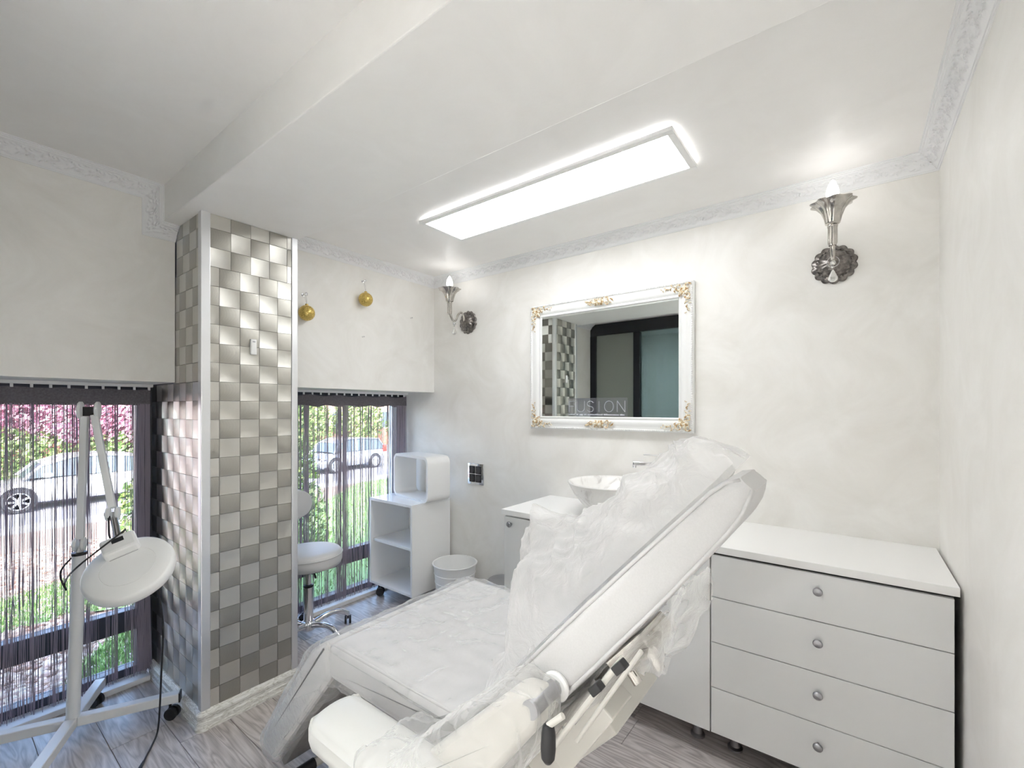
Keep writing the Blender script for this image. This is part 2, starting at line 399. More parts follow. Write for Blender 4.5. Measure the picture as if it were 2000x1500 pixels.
# pillar core + edge profiles
pil = struct('wall_pillar', MB().box(XW-.1, XC-.006, C0+.006, C1-.006, 0, ZB), M['satin'])
tr1 = MB().box(XC-.032, XC+.006, C0-.006, C0+.032, .082, ZB)
struct('trim_1', tr1, M['alu'], bevel=.003)
struct('trim_2', MB().box(XC-.03, XC+.005, C1-.026, C1+.006, .082, ZB), M['alu'], bevel=.003)

# brushed mosaic tiles on the pillar: every tile a piece of its own
TS = .088; h = TS/2; RZ0 = .078
def tile_mesh(a0, a1, b0, b1, mat, cache={}):
    key = (round(a0,4), round(a1,4), round(b0,4), round(b1,4), mat.name)
    if key not in cache:
        g = .0003; m = MB(); a0, a1, b0, b1 = a0+g, a1-g, b0+g, b1-g; e = .0005
        vs = [(a0,b0,0),(a1,b0,0),(a1,b1,0),(a0,b1,0),(a0+e,b0+e,.006),(a1-e,b0+e,.006),(a1-e,b1-e,.006),(a0+e,b1-e,.006)]
        m.add(vs, [(4,5,6,7),(0,1,5,4),(1,2,6,5),(2,3,7,6),(3,0,4,7)]); cache[key] = m.mesh('tile', mat)
    return cache[key]
def tile_face(origin, uax, lo, hi, zlo_fn, zlo, zhi, collect=None, u0=0.0):
    """tiles in the plane origin + u*uax + z ; normal = uax x Z"""
    u = Vector(uax); n = u.cross(Vector((0,0,1)))
    R = Matrix((u, Vector((0,0,1)), n)).transposed().to_4x4()
    rows = int(math.ceil((zhi-RZ0)/TS)); top_rows = rows-3
    for i in range(rows):
        za, zb = RZ0+i*TS, RZ0+(i+1)*TS
        off = u0-(TS*.45 if i >= top_rows else 0)
        j = int(math.floor((lo-off)/TS))-1
        while off+j*TS < hi:
            ua, ub = off+j*TS, off+(j+1)*TS
            A0, A1, B0, B1 = max(ua, lo), min(ub, hi), max(za, zlo), min(zb, zhi)
            if zlo_fn: B1 = min(B1, zlo_fn((A0+A1)/2))
            if A1-A0 > .006 and B1-B0 > .006:
                uc, zc = (ua+ub)/2, (za+zb)/2; mat = M['tile_lit'] if (i+j) % 2 else M['tile_shaded']
                loc = Vector(origin)+u*uc; loc.z = zc
                if collect is None:
                    o = bpy.data.objects.new('tile', tile_mesh(A0-uc, A1-uc, B0-zc, B1-zc, mat)); COL.objects.link(o)
                    o.parent = pil; o.matrix_local = Matrix.Translation(loc) @ R
                else:
                    g = .0006; a0, a1, b0, b1 = A0+g, A1-g, B0+g, B1-g; w = lambda a, b, t: Vector(origin)+u*a+Vector((0,0,b))+n*t
                    collect.add([w(a0,b0,0),w(a1,b0,0),w(a1,b1,0),w(a0,b1,0),w(a0,b0,.006),w(a1,b0,.006),w(a1,b1,.006),w(a0,b1,.006)],
                        [(4,5,6,7),(0,1,5,4),(1,2,6,5),(2,3,7,6),(3,0,4,7)], 0 if (i+j) % 2 else 1)
            j += 1
tile_face((XC-.006, 0, 0), (0,1,0), C0+.03, C1-.026, None, .06, ZB-.001, u0=C0+.07)
tile_face((0, C0+.006, 0), (1,0,0), XW, XC-.03, (lambda x: 1.578 if x < XU else 9), .06, ZB-.001, u0=XC-.03)
tm = MB(); tile_face((0, C1-.006, 0), (-1,0,0), -(XC-.03), -XW, (lambda u_: 1.578 if -u_ < XU else 9), .06, ZB-.001, collect=tm, u0=-(XC-.03))
o = tm.build('tiles', [M['tile_lit'], M['tile_shaded']], pil); o['kind'] = 'stuff'

# ------------------------------------------------------------------ cornice with carved leaf relief
def leafpat(u, v):
    """relief height 0..1, period 1 in u, v across the band 0..1"""
    u = u % 1.0; best = 0.0
    for cu, cv, a, ln, wd in LEAVES:
        for sh in (-1, 0, 1):
            dx, dy = (u-cu-sh)*2.0, (v-cv); c, s_ = math.cos(a), math.sin(a)
            p, q_ = dx*c+dy*s_, -dx*s_+dy*c
            t = (p/ln)**2+(q_/wd)**2
            if t < 1: best = max(best, (1-t)**.5*(.75+.25*math.cos(q_/wd*6)))
    return best
LEAVES = []
for k in range(5):
    LEAVES += [(.06+k*.1, .22+.10*math.sin(k*1.2), 1.0-.25*k, .17, .045), (.09+k*.1, .74-.10*math.sin(k*1.1), -1.1+.22*k, .17, .05)]
    LEAVES += [(.56+k*.09, .72-.09*math.sin(k*1.3), -1.0+.2*k, .15, .045), (.58+k*.09, .26+.08*math.sin(k), 1.1-.2*k, .16, .05)]
LEAVES += [(.27,.5,.2,.30,.06),(.77,.48,-.25,.28,.06),(.02,.5,0,.10,.10),(.52,.5,0,.09,.09)]
PATN, PATV = 80, 20
PAT = [[leafpat(i/PATN, j/(PATV-1)) for j in range(PATV)] for i in range(PATN)]
PROF = [(0.0,.068,.0),(.004,.068,0),(.006,.060,0),(.011,.060,0),(.013,.054,0)]      # (proj from wall, dist below ceiling)
def cornice(name, nodes, hgt=.068, prj=.070):
    """nodes: (point, A, B): A = along-wall away-from-ceiling vector, B = projection vector"""
    m = MB(); per = .15
    for (p0, A0, B0), (p1, A1, B1) in zip(nodes[:-1], nodes[1:]):
        p0, A0, B0, p1, A1, B1 = map(Vector, (p0, A0, B0, p1, A1, B1)); L = (p1-p0).length; n = max(2, int(L/.0038)); rows = []
        for i in range(n+1):
            t = i/n; P = p0.lerp(p1, t); A = A0.lerp(A1, t); B = B0.lerp(B1, t); row = []
            prof = [(0,1.0),(.06,1.0),(.08,.93),(.13,.93),(.15,.87)]
            for a, d in prof: row.append(P+A*(d*hgt)+B*(a*prj))
            pi = int((t*L/per*PATN)) % PATN
            for j in range(PATV):
                v = j/(PATV-1); a = .16+.62*v; d = .86-.66*v+.10*math.sin(PI*v)*-1
                hh = PAT[pi][j]*.0075
                row.append(P+A*(d*hgt+hh*.7)+B*(a*prj+hh*.7))
            for a, d in [(.80,.20),(.82,.13),(.90,.13),(.92,.06),(1.0,.06),(1.0,0)]: row.append(P+A*(d*hgt)+B*(a*prj))
            rows.append(row)
        m.grid(rows)
    return struct(name, m, M['cornice'], smooth=50)
Zn = (0,0,-1)
cornice('trim_3', [((XU, C1+.004, ZC), Zn, (1,0,0)), ((XU, YM, ZC), Zn, (1,-1,0))])
cornice('trim_4', [((XU, YM, ZC), Zn, (1,-1,0)), ((XR, YM, ZC), Zn, (-1,-1,0))])
cornice('trim_5', [((XR, YM, ZC), Zn, (-1,-1,0)), ((XR, BY1, ZC), Zn, (-1,0,0))])
cornice('trim_6', [((XU, YB-.08, ZL), Zn, (1,0,0)), ((XU, BY0, ZL), (0,-1,-1), (1,0,0)), ((XU, BY0, ZB), (0,-1,-1), (1,0,0)), ((XU, C0-.001, ZB), Zn, (1,0,0))])

# skirting round the pillar and sills
def skirt(name, p, q, nrm, L_ext0=0, L_ext1=0):
    p, q, n = Vector(p), Vector(q), Vector(nrm); d = (q-p).normalized(); p = p-d*L_ext0; q = q+d*L_ext1
    prof = [(0,0),(.024,0),(.024,.012),(.021,.016),(.021,.034),(.0165,.040),(.0165,.050),(.02,.056),(.02,.066),(.012,.078),(.006,.084),(0,.084)]
    m = MB(); m.grid([[e+n*a+Vector((0,0,b)) for a, b in prof] for e in (p, q)])
    m.add([p+n*a+Vector((0,0,b)) for a, b in prof], [tuple(range(len(prof)))]); m.add([q+n*a+Vector((0,0,b)) for a, b in prof], [tuple(range(len(prof)))[::-1]])
    return struct(name, m, M['skirting'])
skirt('baseboard_pillar_front', (XC, C0, 0), (XC, C1+.005, 0), (1,0,0))
skirt('baseboard_pillar_left', (XW+.03, C0, 0), (XC, C0, 0), (0,-1,0))
struct('baseboard_corner_cap', MB().lathe([(.031,0),(.031,.014),(.027,.02),(.027,.036),(.022,.042),(.022,.052),(.026,.058),(.026,.068),(.014,.082),(.004,.087)], (XC-.004, C0+.004, 0), n=20), M['skirting'], smooth=40)
skirt('baseboard_pillar_right', (XC, C1, 0), (XW+.03, C1, 0), (0,1,0))
struct('trim_7', MB().box(XW-.02, XW+.085, YB-.08, C0-.026, 0, .028), M['white_plastic'], bevel=.003)
struct('trim_8', MB().box(XW-.02, XW+.085, C1+.026, YM, 0, .028), M['white_plastic'], bevel=.003)

# ------------------------------------------------------------------ windows
def window(name, y0, y1):
    w = thing(name, None, None, kind='structure'); f = .07; x0, x1 = XW-.07, XW
    zb, zt = .028, 1.58
    for nm, b in (('frame_jamb',(y0,y0+f,zb,zt)),('frame_jamb',(y1-f,y1,zb,zt)),('frame_head',(y0+f,y1-f,zt-f,zt)),('frame_sill',(y0+f,y1-f,zb,zb+f*.6)),('transom',(y0+f,y1-f,.265,.375))):
        MB().box(x0, x1, *b).build(nm, M['anthracite'], w, bevel=.004)
    MB().box(x0+.012, x1-.045, y0+f, y1-f, .375, zt-f).build('pane', M['glass'], w)
    MB().box(x0+.012, x1-.045, y0+f, y1-f, zb+f*.6, .265).build('pane', M['glass'], w)
    return w
window('window_1', YB-.08, C0+.005); window('window_2', C1-.005, YM)

# string curtains
def curtain(label, y0, y1, n, clumps, seed, wav, phase):
    rnd = random.Random(seed); t = thing('string_curtain', label, 'curtain', loc=(0,0,0)); xc = XW+.050
    hd = MB(); rows = []; N = 90
    for side in (1, -1):
        g = []
        for i in range(N+1):
            y = y0+(y1-y0)*i/N; s_ = math.sin(i*.42+phase)*wav+math.sin(i*.17+phase*2)*wav*.8; top = 1.553-abs(math.sin(i*.21))*.004*(1+wav*300*.6)
            g.append([(xc+s_*k+side*.0016, y+s_*.3*k, top+(1.468-top+.006*math.sin(i*.5+phase)*(wav*80))*k) for k in (0,.15,.35,.6,.8,.82,1)])
        hd.grid(g, flip=(side < 0))
    hd.build('header_band', M['curtain'], t, smooth=60)
    st = MB()
    for k in range(n):
        if rnd.random() < .30 and clumps: 
            c, wd = rnd.choice(clumps); y = rnd.gauss(c, wd)
        else: y = rnd.uniform(y0, y1)
        y = min(max(y, y0+.004), y1-.004)
        r = rnd.choice((.0008,.0009,.0011,.0015)); x = xc+rnd.uniform(-.012,.012); d = rnd.uniform(-.012,.012); e = rnd.uniform(-.01,.01)
        zb = rnd.uniform(.032,.06)
        st.tube([(x,y,1.475),(x+e*.3,y+d*.3,1.1),(x-e*.4,y-d*.2,.6),(x+e,y+d,zb)], r, n=3, cap=False)
    o = st.build('strings', M['string'], t); o['kind'] = 'stuff'
    gl = 0
    for y in np.arange(y0+.06, y1, .062): MB().box(xc-.004, xc+.004, y-.005, y+.005, 1.548, 1.566).build('glider', M['white_plastic'], t)
    return t
curtain('dark mauve string curtain with flat header, beside the magnifier lamp', YB-.05, C0-.02, 430, [(.70,.025),(.72,.016),(.735,.012),(.25,.05),(.45,.03)], 3, .0015, 0)
curtain('dark mauve string curtain with wavy header, behind the white stool', C1+.03, YM-.012, 620, [(1.62,.02),(1.86,.015),(1.90,.02),(2.12,.012),(2.30,.012),(2.44,.02),(1.4,.05),(1.5,.03)], 5, .013, 1.1)
for y0, y1, lb in ((YB-.06, C0-.012, 'white curtain rail above the window nearest the lamp'), (C1+.012, YM-.004, 'white curtain rail above the window with the stool')):
    tag(MB().box(XW+.030, XW+.072, y0, y1, 1.564, 1.580).build('curtain_rail', M['white_plastic'], bevel=.002), lb, 'curtain rail')

# sliding door behind the camera (seen in the mirror)
dr = thing('door_1', None, None, kind='structure'); dy = YB-.07
M['doorframe'] = plain('black door frame', (.012,.013,.018), .35)
M['frost'] = plain('grey frosted glass', (.30,.32,.29), .32)
M['darkglass'] = thin('blue grey glass', (.85,.95,.97), .30, (.26,.31,.32))
MB().box(-2.69, XR-.01, dy-.01, dy+.05, 2.375, ZL).build('frame_head', M['doorframe'], dr, bevel=.01)
MB().box(-2.69, -2.61, dy-.01, dy+.05, 0, 2.375).build('frame_jamb', M['doorframe'], dr, bevel=.004)
MB().box(-2.11, -2.03, dy-.01, dy+.06, 0, 2.375).build('stile', M['doorframe'], dr, bevel=.004)
MB().box(-1.48, -1.40, dy-.01, dy+.06, 0, 2.375).build('stile', M['doorframe'], dr, bevel=.004)
MB().box(-2.61, -2.11, dy, dy+.02, 0, 2.375).build('pane', M['frost'], dr)
MB().box(-2.03, -1.48, dy, dy+.02, 0, 2.375).build('pane', M['darkglass'], dr)

# ------------------------------------------------------------------ ceiling panel
def panel_light(label, loc, PX0, PX1, PY0, PY1, mat, fw=.026):
    t = thing('ceiling_panel_light', label, 'ceiling light', loc=loc); zl, zh = -.028, -.012
    for nm, b in (('frame_side',(PX0,PX1,PY0,PY0+fw)),('frame_side',(PX0,PX1,PY1-fw,PY1)),('frame_end',(PX0,PX0+fw,PY0+fw,PY1-fw)),('frame_end',(PX1-fw,PX1,PY0+fw,PY1-fw))):
        MB().box(*b, zl, zh).build(nm, M['white_plastic'], t, bevel=.002)
    MB().box(PX0+fw, PX1-fw, PY0+fw, PY1-fw, zl+.003, zh-.002).build('diffuser', mat, t)
    MB().box(PX0+.06, PX1-.06, PY0+.06, PY1-.06, zh, 0).build('housing', M['satin'], t)
panel_light('long white framed luminous panel on the ceiling before the mirror', (-1.2,1.80,ZC), -.683, .681, -.162, .172, M['panel'])
panel_light('unseen fill panel added on the hallway ceiling behind the sliding door', (-1.93,-.62,2.62), -.683, .681, -.167, .167, M['panel_hall_fill'])  # unseen lamp added to brighten the near bay through the door

# ------------------------------------------------------------------ wall sconces
def sconce(x, label):
    t = thing('wall_sconce', label, 'wall lamp', 'candle wall sconces', loc=(x, YM, 2.10))
    # rosette back plate: scalloped dome facing -y
    pet = lambda a, i: 1+(.10*abs(math.sin(a*7)) if i < 3 else .05*math.cos(a*14) if i < 6 else .02*math.cos(a*14))
    MB().lathe([(.078,0),(.080,.006),(.074,.012),(.062,.016),(.060,.026),(.052,.036),(.036,.046),(.018,.052),(0,.053)], (0,0,0), (0,-1,0), 84, pet).build('back_plate', M['bronze'], t, smooth=50)
    bd = MB()
    for k in range(30):
        a = 2*PI*k/30; bd.sphere((.066*math.cos(a), -.017, .066*math.sin(a)), .0042, 6, 4)
    bd.build('beading', M['bronze'], t, smooth=180)
    arm = spline([(0,-.045,.0),(0,-.055,.045),(0,-.085,.062),(0,-.115,.036),(0,-.135,-.002),(0,-.165,-.012),(0,-.190,.025),(0,-.198,.075),(0,-.200,.116)], 7)
    n = len(arm); MB().tube(arm, [.0075+(.006*max(0,(i/n-.62)/.38)) for i in range(n)], 12).build('arm', M['pewter'], t, smooth=180)
    fl_ = lambda a, i: 1+.10*math.cos(a*9)
    MB().lathe([(.0135,.03),(.016,.04),(.016,.105),(.019,.108),(.019,.114),(.012,.117)], (0,-.20,0), n=54, rf=lambda a,i: 1+(.09*math.cos(a*9) if 0<i<3 else 0)).build('stem', M['pewter'], t, smooth=50)
    cp = [(.012,.114),(.026,.121),(.028,.128),(.031,.150),(.040,.175),(.058,.198),(.077,.208),(.078,.211),(.072,.210),(.054,.204),(.034,.182),(.024,.155),(.018,.145)]
    MB().lathe(cp, (0,-.20,0), n=72, rf=lambda a,i: 1+(.075*math.cos(a*9) if 2<i<11 else .02*math.cos(a*9))).build('cup', M['pewter'], t, smooth=55)
    MB().lathe([(.020,.155),(.0205,.200),(.0215,.226),(.020,.232)], (0,-.20,0), n=24).build('candle_sleeve', M['white_plastic'], t, smooth=60)
    MB().lathe([(.0195,.232),(.0225,.243),(.0225,.255),(.019,.272),(.012,.289),(.005,.301),(0,.305)], (0,-.20,0), n=24).build('bulb', M['bulb'], t, smooth=60)
    # crystal drop below the arm
    rg = [(.022*math.cos(a), -.150, .005+.022*math.sin(a)-.03) for a in np.linspace(0, 2*PI, 22)]
    MB().tube(rg, .0012, 6).build('ring', M['chrome'], t, smooth=180)
    MB().sphere((0,-.152,-.030), .0105, 10, 6).build('crystal_bead', M['crystal'], t)
    MB().sphere((0,-.152,-.047), .0055, 8, 5).build('crystal_bead', M['crystal'], t)
    MB().lathe([(0,-.056),(.006,-.066),(.017,-.092),(.0165,-.102),(.008,-.110),(0,-.112)], (0,-.152,0), n=6).build('crystal_drop', M['crystal'], t)
    return t
sconce(-.068, 'antique silver candle sconce with crystal drop, right of the mirror')
sconce(-2.313, 'antique silver candle sconce with crystal drop, in the corner left of the mirror')

# ------------------------------------------------------------------ mirror with ornate frame
mx0, mx1, mz0, mz1 = -1.724, -.671, 1.318, 2.132; fwid = .082
t = thing('wall_mirror', 'wide rectangular mirror in white baroque frame with gilded corners', 'mirror', loc=(0,0,0))
M['frame_white'] = plain('white lacquered frame', (.82,.825,.82), .3)
q = NM('gilded carved ornament').set(Roughness=.45); v = q.coord()
q.l(q.ramp(q.noise(v, 75, 3, .6), [(.40,(.40,.23,.09)),(.50,(.78,.66,.44)),(.60,(.86,.84,.78))]), q.b.inputs['Base Color']); M['gilt'] = q.m
pf = [(0,0),(0,.026),(.006,.031),(.012,.031),(.015,.026),(.020,.025),(.034,.030),(.050,.030),(.062,.022),(.066,.018),(.069,.020),(.078,.020),(.082,.014),(.082,.006)]
def side(a, b, inw):
    a, b, inw = Vector(a), Vector(b), Vector(inw); d = (b-a).normalized(); m = MB()
    m.grid([[a+inw*p+d*p+Vector((0,-h_,0)) for p, h_ in pf], [b+inw*p-d*p+Vector((0,-h_,0)) for p, h_ in pf]]); return m
y = YM-.002
for a, b, i in (((mx0,y,mz0),(mx1,y,mz0),(0,0,1)),((mx1,y,mz1),(mx0,y,mz1),(0,0,-1)),((mx0,y,mz1),(mx0,y,mz0),(1,0,0)),((mx1,y,mz0),(mx1,y,mz1),(-1,0,0))):
    f_ = side(a, b, i).build('frame_rail', M['frame_white'], t, smooth=35)
bd = MB()
for xx in np.arange(mx0+.02, mx1-.01, .012): 
    for zz in (mz0+.0085, mz1-.0085): bd.sphere((xx, y-.031, zz), .0042, 5, 4)
for zz in np.arange(mz0+.02, mz1-.01, .012):
    for xx in (mx0+.0085, mx1-.0085): bd.sphere((xx, y-.031, zz), .0042, 5, 4)
bd.build('beading', M['frame_white'], t, smooth=180)
MB().box(mx0+.075, mx1-.075, y-.010, y-.002, mz0+.075, mz1-.075).build('mirror_glass', M['mirror'], t)
def scroll(m, x, z, r0, a0, turns, rr, dirn=1):
    pts = []
    for k in range(18):
        s_ = k/17; a = a0+dirn*turns*2*PI*s_; r = r0*(1-.82*s_); pts.append((x+r*math.cos(a), -.030-.008*math.sin(PI*s_), z+r*math.sin(a)))
    m.tube(pts, [rr*(1-.55*k/17) for k in range(18)], 6)
def leaf(m, x, z, a, L, w):
    pts = [(x+L*s_*math.cos(a+.5*s_), -.028-.010*math.sin(PI*s_), z+L*s_*math.sin(a+.5*s_)) for s_ in (0,.2,.45,.7,.9,1)]
    m.tube(pts, [w*.5,w*.95,w,w*.7,w*.4,w*.12], 6)
def corner_orn():
    m = MB()
    scroll(m, .045,.045,.024,0,1.3,.0058); scroll(m, .075,.030,.020,2.0,1.2,.005,-1); scroll(m, .030,.075,.020,-.5,1.2,.005)
    scroll(m, .030,.028,.018,3.4,1.1,.005); scroll(m, .060,.068,.016,.8,1.1,.0045,-1)
    for k in range(9):
        L = .020+.004*(k % 3); leaf(m, .088+.010*k, .030+.006*math.sin(k*1.9), .5*math.sin(k*2.2)+(.9 if k % 2 else -.9), L*(1-.07*k), .0052*(1-.06*k))
        leaf(m, .030+.006*math.sin(k*1.7), .088+.010*k, PI/2+.5*math.sin(k*2.2)+(.9 if k % 2 else -.9), L*(1-.07*k), .0052*(1-.06*k))
    for k in range(10): leaf(m, .05, .05, 2*PI*k/10, .032, .005)
    m.sphere((.046,-.038,.046), .010, 8, 6)
    return m
def mid_orn():
    m = MB()
    for k in range(5): 
        xx = (k-2)*.013; m.tube([(xx-.005,-.03,.018),(xx,-.042,.040),(xx+.004,-.036,.062)], [.004,.007,.004], 6)
    for s_ in (-1,1):
        scroll(m, s_*.050,.050,.013,0,1.1,.0042,s_); scroll(m, s_*.048,.026,.012,1,1.1,.004,-s_)
        for k in range(4): leaf(m, s_*(.055+.008*k), .038+.01*math.sin(k*2), (0 if s_ > 0 else PI)+.5*math.sin(k*3), .02, .0042)
    return m
co = corner_orn().mesh('corner_ornament', M['gilt'], 180); mo = mid_orn().mesh('rail_ornament', M['gilt'], 180)
for x_, z_, sx, sz in ((mx0,mz0,1,1),(mx1,mz0,-1,1),(mx0,mz1,1,-1),(mx1,mz1,-1,-1)):
    o = bpy.data.objects.new('corner_ornament', co); COL.objects.link(o); o.parent = t; o.location = (x_, y, z_); o.scale = (sx*1.0, 1, sz*1.0)
for z_, sz in ((mz0,1),(mz1,-1)):
    o = bpy.data.objects.new('rail_ornament', mo); COL.objects.link(o); o.parent = t; o.location = ((mx0+mx1)/2-.02, y, z_); o.scale = (1,1,sz)

# clear plaque with lettering, stuck on the lower part of the glass
pq = thing('lettered_plaque', 'clear acrylic name plaque reading FUSION on the mirror glass', 'plaque', loc=(0,0,0))
px0, px1, pz0, pz1 = -1.445, -1.047, 1.400, 1.515
M['acrylic'] = film('clear acrylic', .05, .1, (.45,.44,.50), 2)
M['etch'] = plain('etched letters', (.58,.61,.66), .4)
MB().box(px0, px1, y-.0145, y-.0115, pz0, pz1).build('plate', M['acrylic'], pq)
def text(s_, x0, z0, w, hgt, parent, mat, yy, name):
    c = bpy.data.curves.new(name, 'FONT'); c.body = s_; c.size = 1; c.extrude = .0; ob = bpy.data.objects.new(name, c); COL.objects.link(ob)
    bpy.context.view_layer.update(); me = bpy.data.meshes.new_from_object(ob.evaluated_get(bpy.context.evaluated_depsgraph_get())); COL.objects.unlink(ob); bpy.data.objects.remove(ob)
    vs = np.array([v_.co[:] for v_ in me.vertices]); mn, mx_ = vs.min(0), vs.max(0)
    for v_ in me.vertices: v_.co = (x0+(v_.co.x-mn[0])/(mx_[0]-mn[0])*w, yy, z0+(v_.co.y-mn[1])/(mx_[1]-mn[1])*hgt)
    me.materials.clear(); me.materials.append(mat); me.name = name
    ob = bpy.data.objects.new(name, me); COL.objects.link(ob); ob.parent = parent; return ob
def strokes(segs, x0, w, z0, hh, r=.0011):
    m = MB()
    for sg in segs: m.tube([(x0+a*w, y-.0155, z0+b*hh) for a, b in sg], r, 4)
    return m
arc = lambda cx, cy, rx, ry, a, b, n=14: [(cx+rx*math.cos(a+(b-a)*i/n), cy+ry*math.sin(a+(b-a)*i/n)) for i in range(n+1)]
GL = {'F': [[(0,0),(0,1)],[(0,1),(1,1)],[(0,.52),(.8,.52)]],
      'U': [[(0,1),(0,.35)]+arc(.5,.35,.5,.35,PI,2*PI)+[(1,.35),(1,1)]],
      'S': [arc(.5,.75,.45,.25,.3,PI*1.5)+arc(.5,.25,.45,.25,PI/2,-PI+.3)],
      'I': [[(.5,0),(.5,1)]], 'O': [arc(.5,.5,.5,.5,0,2*PI,28)], 'N': [[(0,0),(0,1)],[(0,1),(1,0)],[(1,0),(1,1)]]}
lx = [(-1.432,.040),(-1.376,.052),(-1.306,.044),(-1.236,.02),(-1.190,.058),(-1.108,.048)]
for ch, (xx, ww) in zip('FUSION', lx): strokes(GL[ch], xx, ww, 1.430, .066).build('letter', M['etch'], pq)
sm = MB(); xx = -1.436; rr_ = random.Random(4)
while xx < -1.066:
    w_ = rr_.uniform(.004,.009); sm.box(xx, xx+w_, y-.0158, y-.015, 1.409, 1.409+rr_.uniform(.006,.009)); xx += w_+(.0016 if rr_.random() < .8 else .007)
sm.build('small_print', M['etch'], pq)

# ------------------------------------------------------------------ sockets, remote, ornaments, pegs
t = thing('wall_socket', 'chrome framed quadruple black socket on the mirror wall', 'socket', loc=(-2.235, YM, .963))
MB().rbox(-.079,.079,-.010,0,-.079,.079,.004,2).build('face_plate', M['chrome'], t, smooth=60)
for i in (-1,1):
    for j in (-1,1):
        o = MB().rbox(i*.031-.027,i*.031+.027,-.016,-.008,j*.031-.029,j*.031+.029,.004,2).build('socket_insert', M['black'], t, smooth=60)
        MB().lathe([(.0175,.016),(.021,.0185),(.022,.0165)], (i*.031,0,j*.031), (0,-1,0), 20).build('socket_rim', M['rubber'], o, smooth=60)
t = thing('remote_holder', 'small white remote in a wall holder on the mosaic pillar', 'remote', loc=(XC, .98, 1.753))
MB().rbox(0,.014,-.014,.014,-.040,.036,.004,3).build('body', M['white_plastic'], t, smooth=60)
MB().box(.0142,.0148,-.006,.006,.020,.026).build('button', M['satin'], t)
def peg(yy, zz, label, big=1):
    t = thing('wall_peg', label, 'peg', 'metal wall pegs', loc=(XU, yy, zz))
    MB().lathe([(.009*big,0),(.009*big,.003),(.004,.004),(.004,.022*big),(.008*big,.023*big),(.0085*big,.030*big),(.004,.033*big)], (0,0,0), (1,0,0), 16).build('stud', M['chrome'], t, smooth=40)
    return t
peg(1.417, 2.148, 'shiny metal peg above the gold bauble nearest the pillar', 1.25)
peg(1.836, 2.325, 'shiny metal peg above the gold bauble further from the pillar')
peg(2.259, 2.142, 'small bare metal peg near the corner sconce', .6)
peg(1.836, 1.944, 'small bare metal peg below the farther gold bauble', .6)
def bauble(yy, zz, ztop, label):
    t = thing('bauble', label, 'bauble', 'gold baubles', loc=(XU+.052, yy, zz)); r = .047
    MB().sphere((0,0,0), r, 32, 20).build('ball', M['gold'], t, smooth=180)
    MB().lathe([(.009,r-.003),(.009,r+.007),(.006,r+.008),(0,r+.009)], n=12).build('cap', M['gold'], t, smooth=40)
    MB().tube([(0,0,r+.008),(-.012,-.004,(r+ztop-zz)/2+.01),(-.030,.004,ztop-zz)], .0007, 4).build('thread', M['satin'], t)
    MB().tube([(0,0,r+.008),(-.010,.006,(r+ztop-zz)/2),(-.030,.006,ztop-zz)], .0007, 4).build('thread', M['satin'], t)
bauble(1.412, 2.030, 2.150, 'gold glitter bauble hanging on the wall nearest the pillar')
bauble(1.826, 2.192, 2.325, 'gold glitter bauble hanging on the wall further from the pillar')

# ------------------------------------------------------------------ cabinets
YF = 2.010; KZ = .105; TOPB = .853
def knob(parent, x, z):
    MB().lathe([(.006,0),(.006,.012),(.012,.015),(.0155,.020),(.0155,.024),(.013,.028),(.006,.030),(0,.0305)], (x, YF-.018, z), (0,-1,0), 24).build('knob', M['satin'], parent, smooth=40)
cb = thing('base_cabinet', 'white base cabinet with three doors under the marble basin', 'cabinet', loc=(0,0,0))
MB().box(-1.571, -.475, YF+.003, YM-.004, KZ, .845).build('carcass', M['white_front'], cb)
xs = [-1.571, -1.196, -.822, -.475]
for i, (a, b) in enumerate(zip(xs[:-1], xs[1:])):
    d = MB().box(a+.0015, b-.0015, YF-.018, YF, KZ-.004, .843).build('door', M['white_front'], cb, bevel=.0015)
    knob(d, (-1.521, -1.245, -.772)[i], .807)
for xx in (-1.50, -1.02, -.55):
    for yy in (2.09, 2.42): MB().lathe([(.030,0),(.030,.008),(.020,.014),(.018,.105)], (xx,yy,0), n=18).build('foot', M['rubber'] if yy > 2.2 else M['satin'], cb, smooth=40)
ch = thing('drawer_chest', 'white chest of four drawers with round knobs beside the right wall', 'chest of drawers', loc=(0,0,0))
MB().box(-.473, .258, YF+.003, YM-.004, KZ, .845).build('carcass', M['dark_gap'], ch)
zs = [.843, .667, .479, .291, .101]
for i in range(4):
    d = MB().box(-.4715, .258, YF-.018, YF, zs[i+1]+.0015, zs[i]-.0015).build('drawer', M['white_front'], ch, bevel=.0015)
    knob(d, -.102, (.783,.595,.405,.218)[i])
for xx in (-.40, .19):
    for yy in (2.10, 2.42): MB().lathe([(.030,0),(.030,.008),(.020,.014),(.018,.105)], (xx,yy,0), n=18).build('foot', M['satin'], ch, smooth=40)
tag(MB().box(-1.585, .270, 1.984, YM-.001, TOPB, .882).build('worktop', M['white_top'], bevel=.0015), 'long white laminate worktop along the mirror wall', 'worktop')
# marble vessel basin
bc = (-1.035, 2.245)
prof = [(.001,.884),(.075,.884),(.085,.886),(.115,.902),(.160,.942),(.200,.990),(.225,1.038),(.233,1.052),(.231,1.057),(.224,1.056),(.214,1.044),(.185,.990),(.145,.945),(.090,.914),(.030,.905),(.001,.904)]
bs = thing('vessel_basin', 'round white marble vessel basin on the worktop', 'basin', loc=(bc[0], bc[1], .882))
MB().lathe([(r, z-.882) for r, z in prof], n=64).build('bowl', M['marble'], bs, smooth=50)
MB().lathe([(.020,.024),(.022,.027),(.018,.029),(0,.029)], n=20).build('drain', M['chrome'], bs, smooth=50)
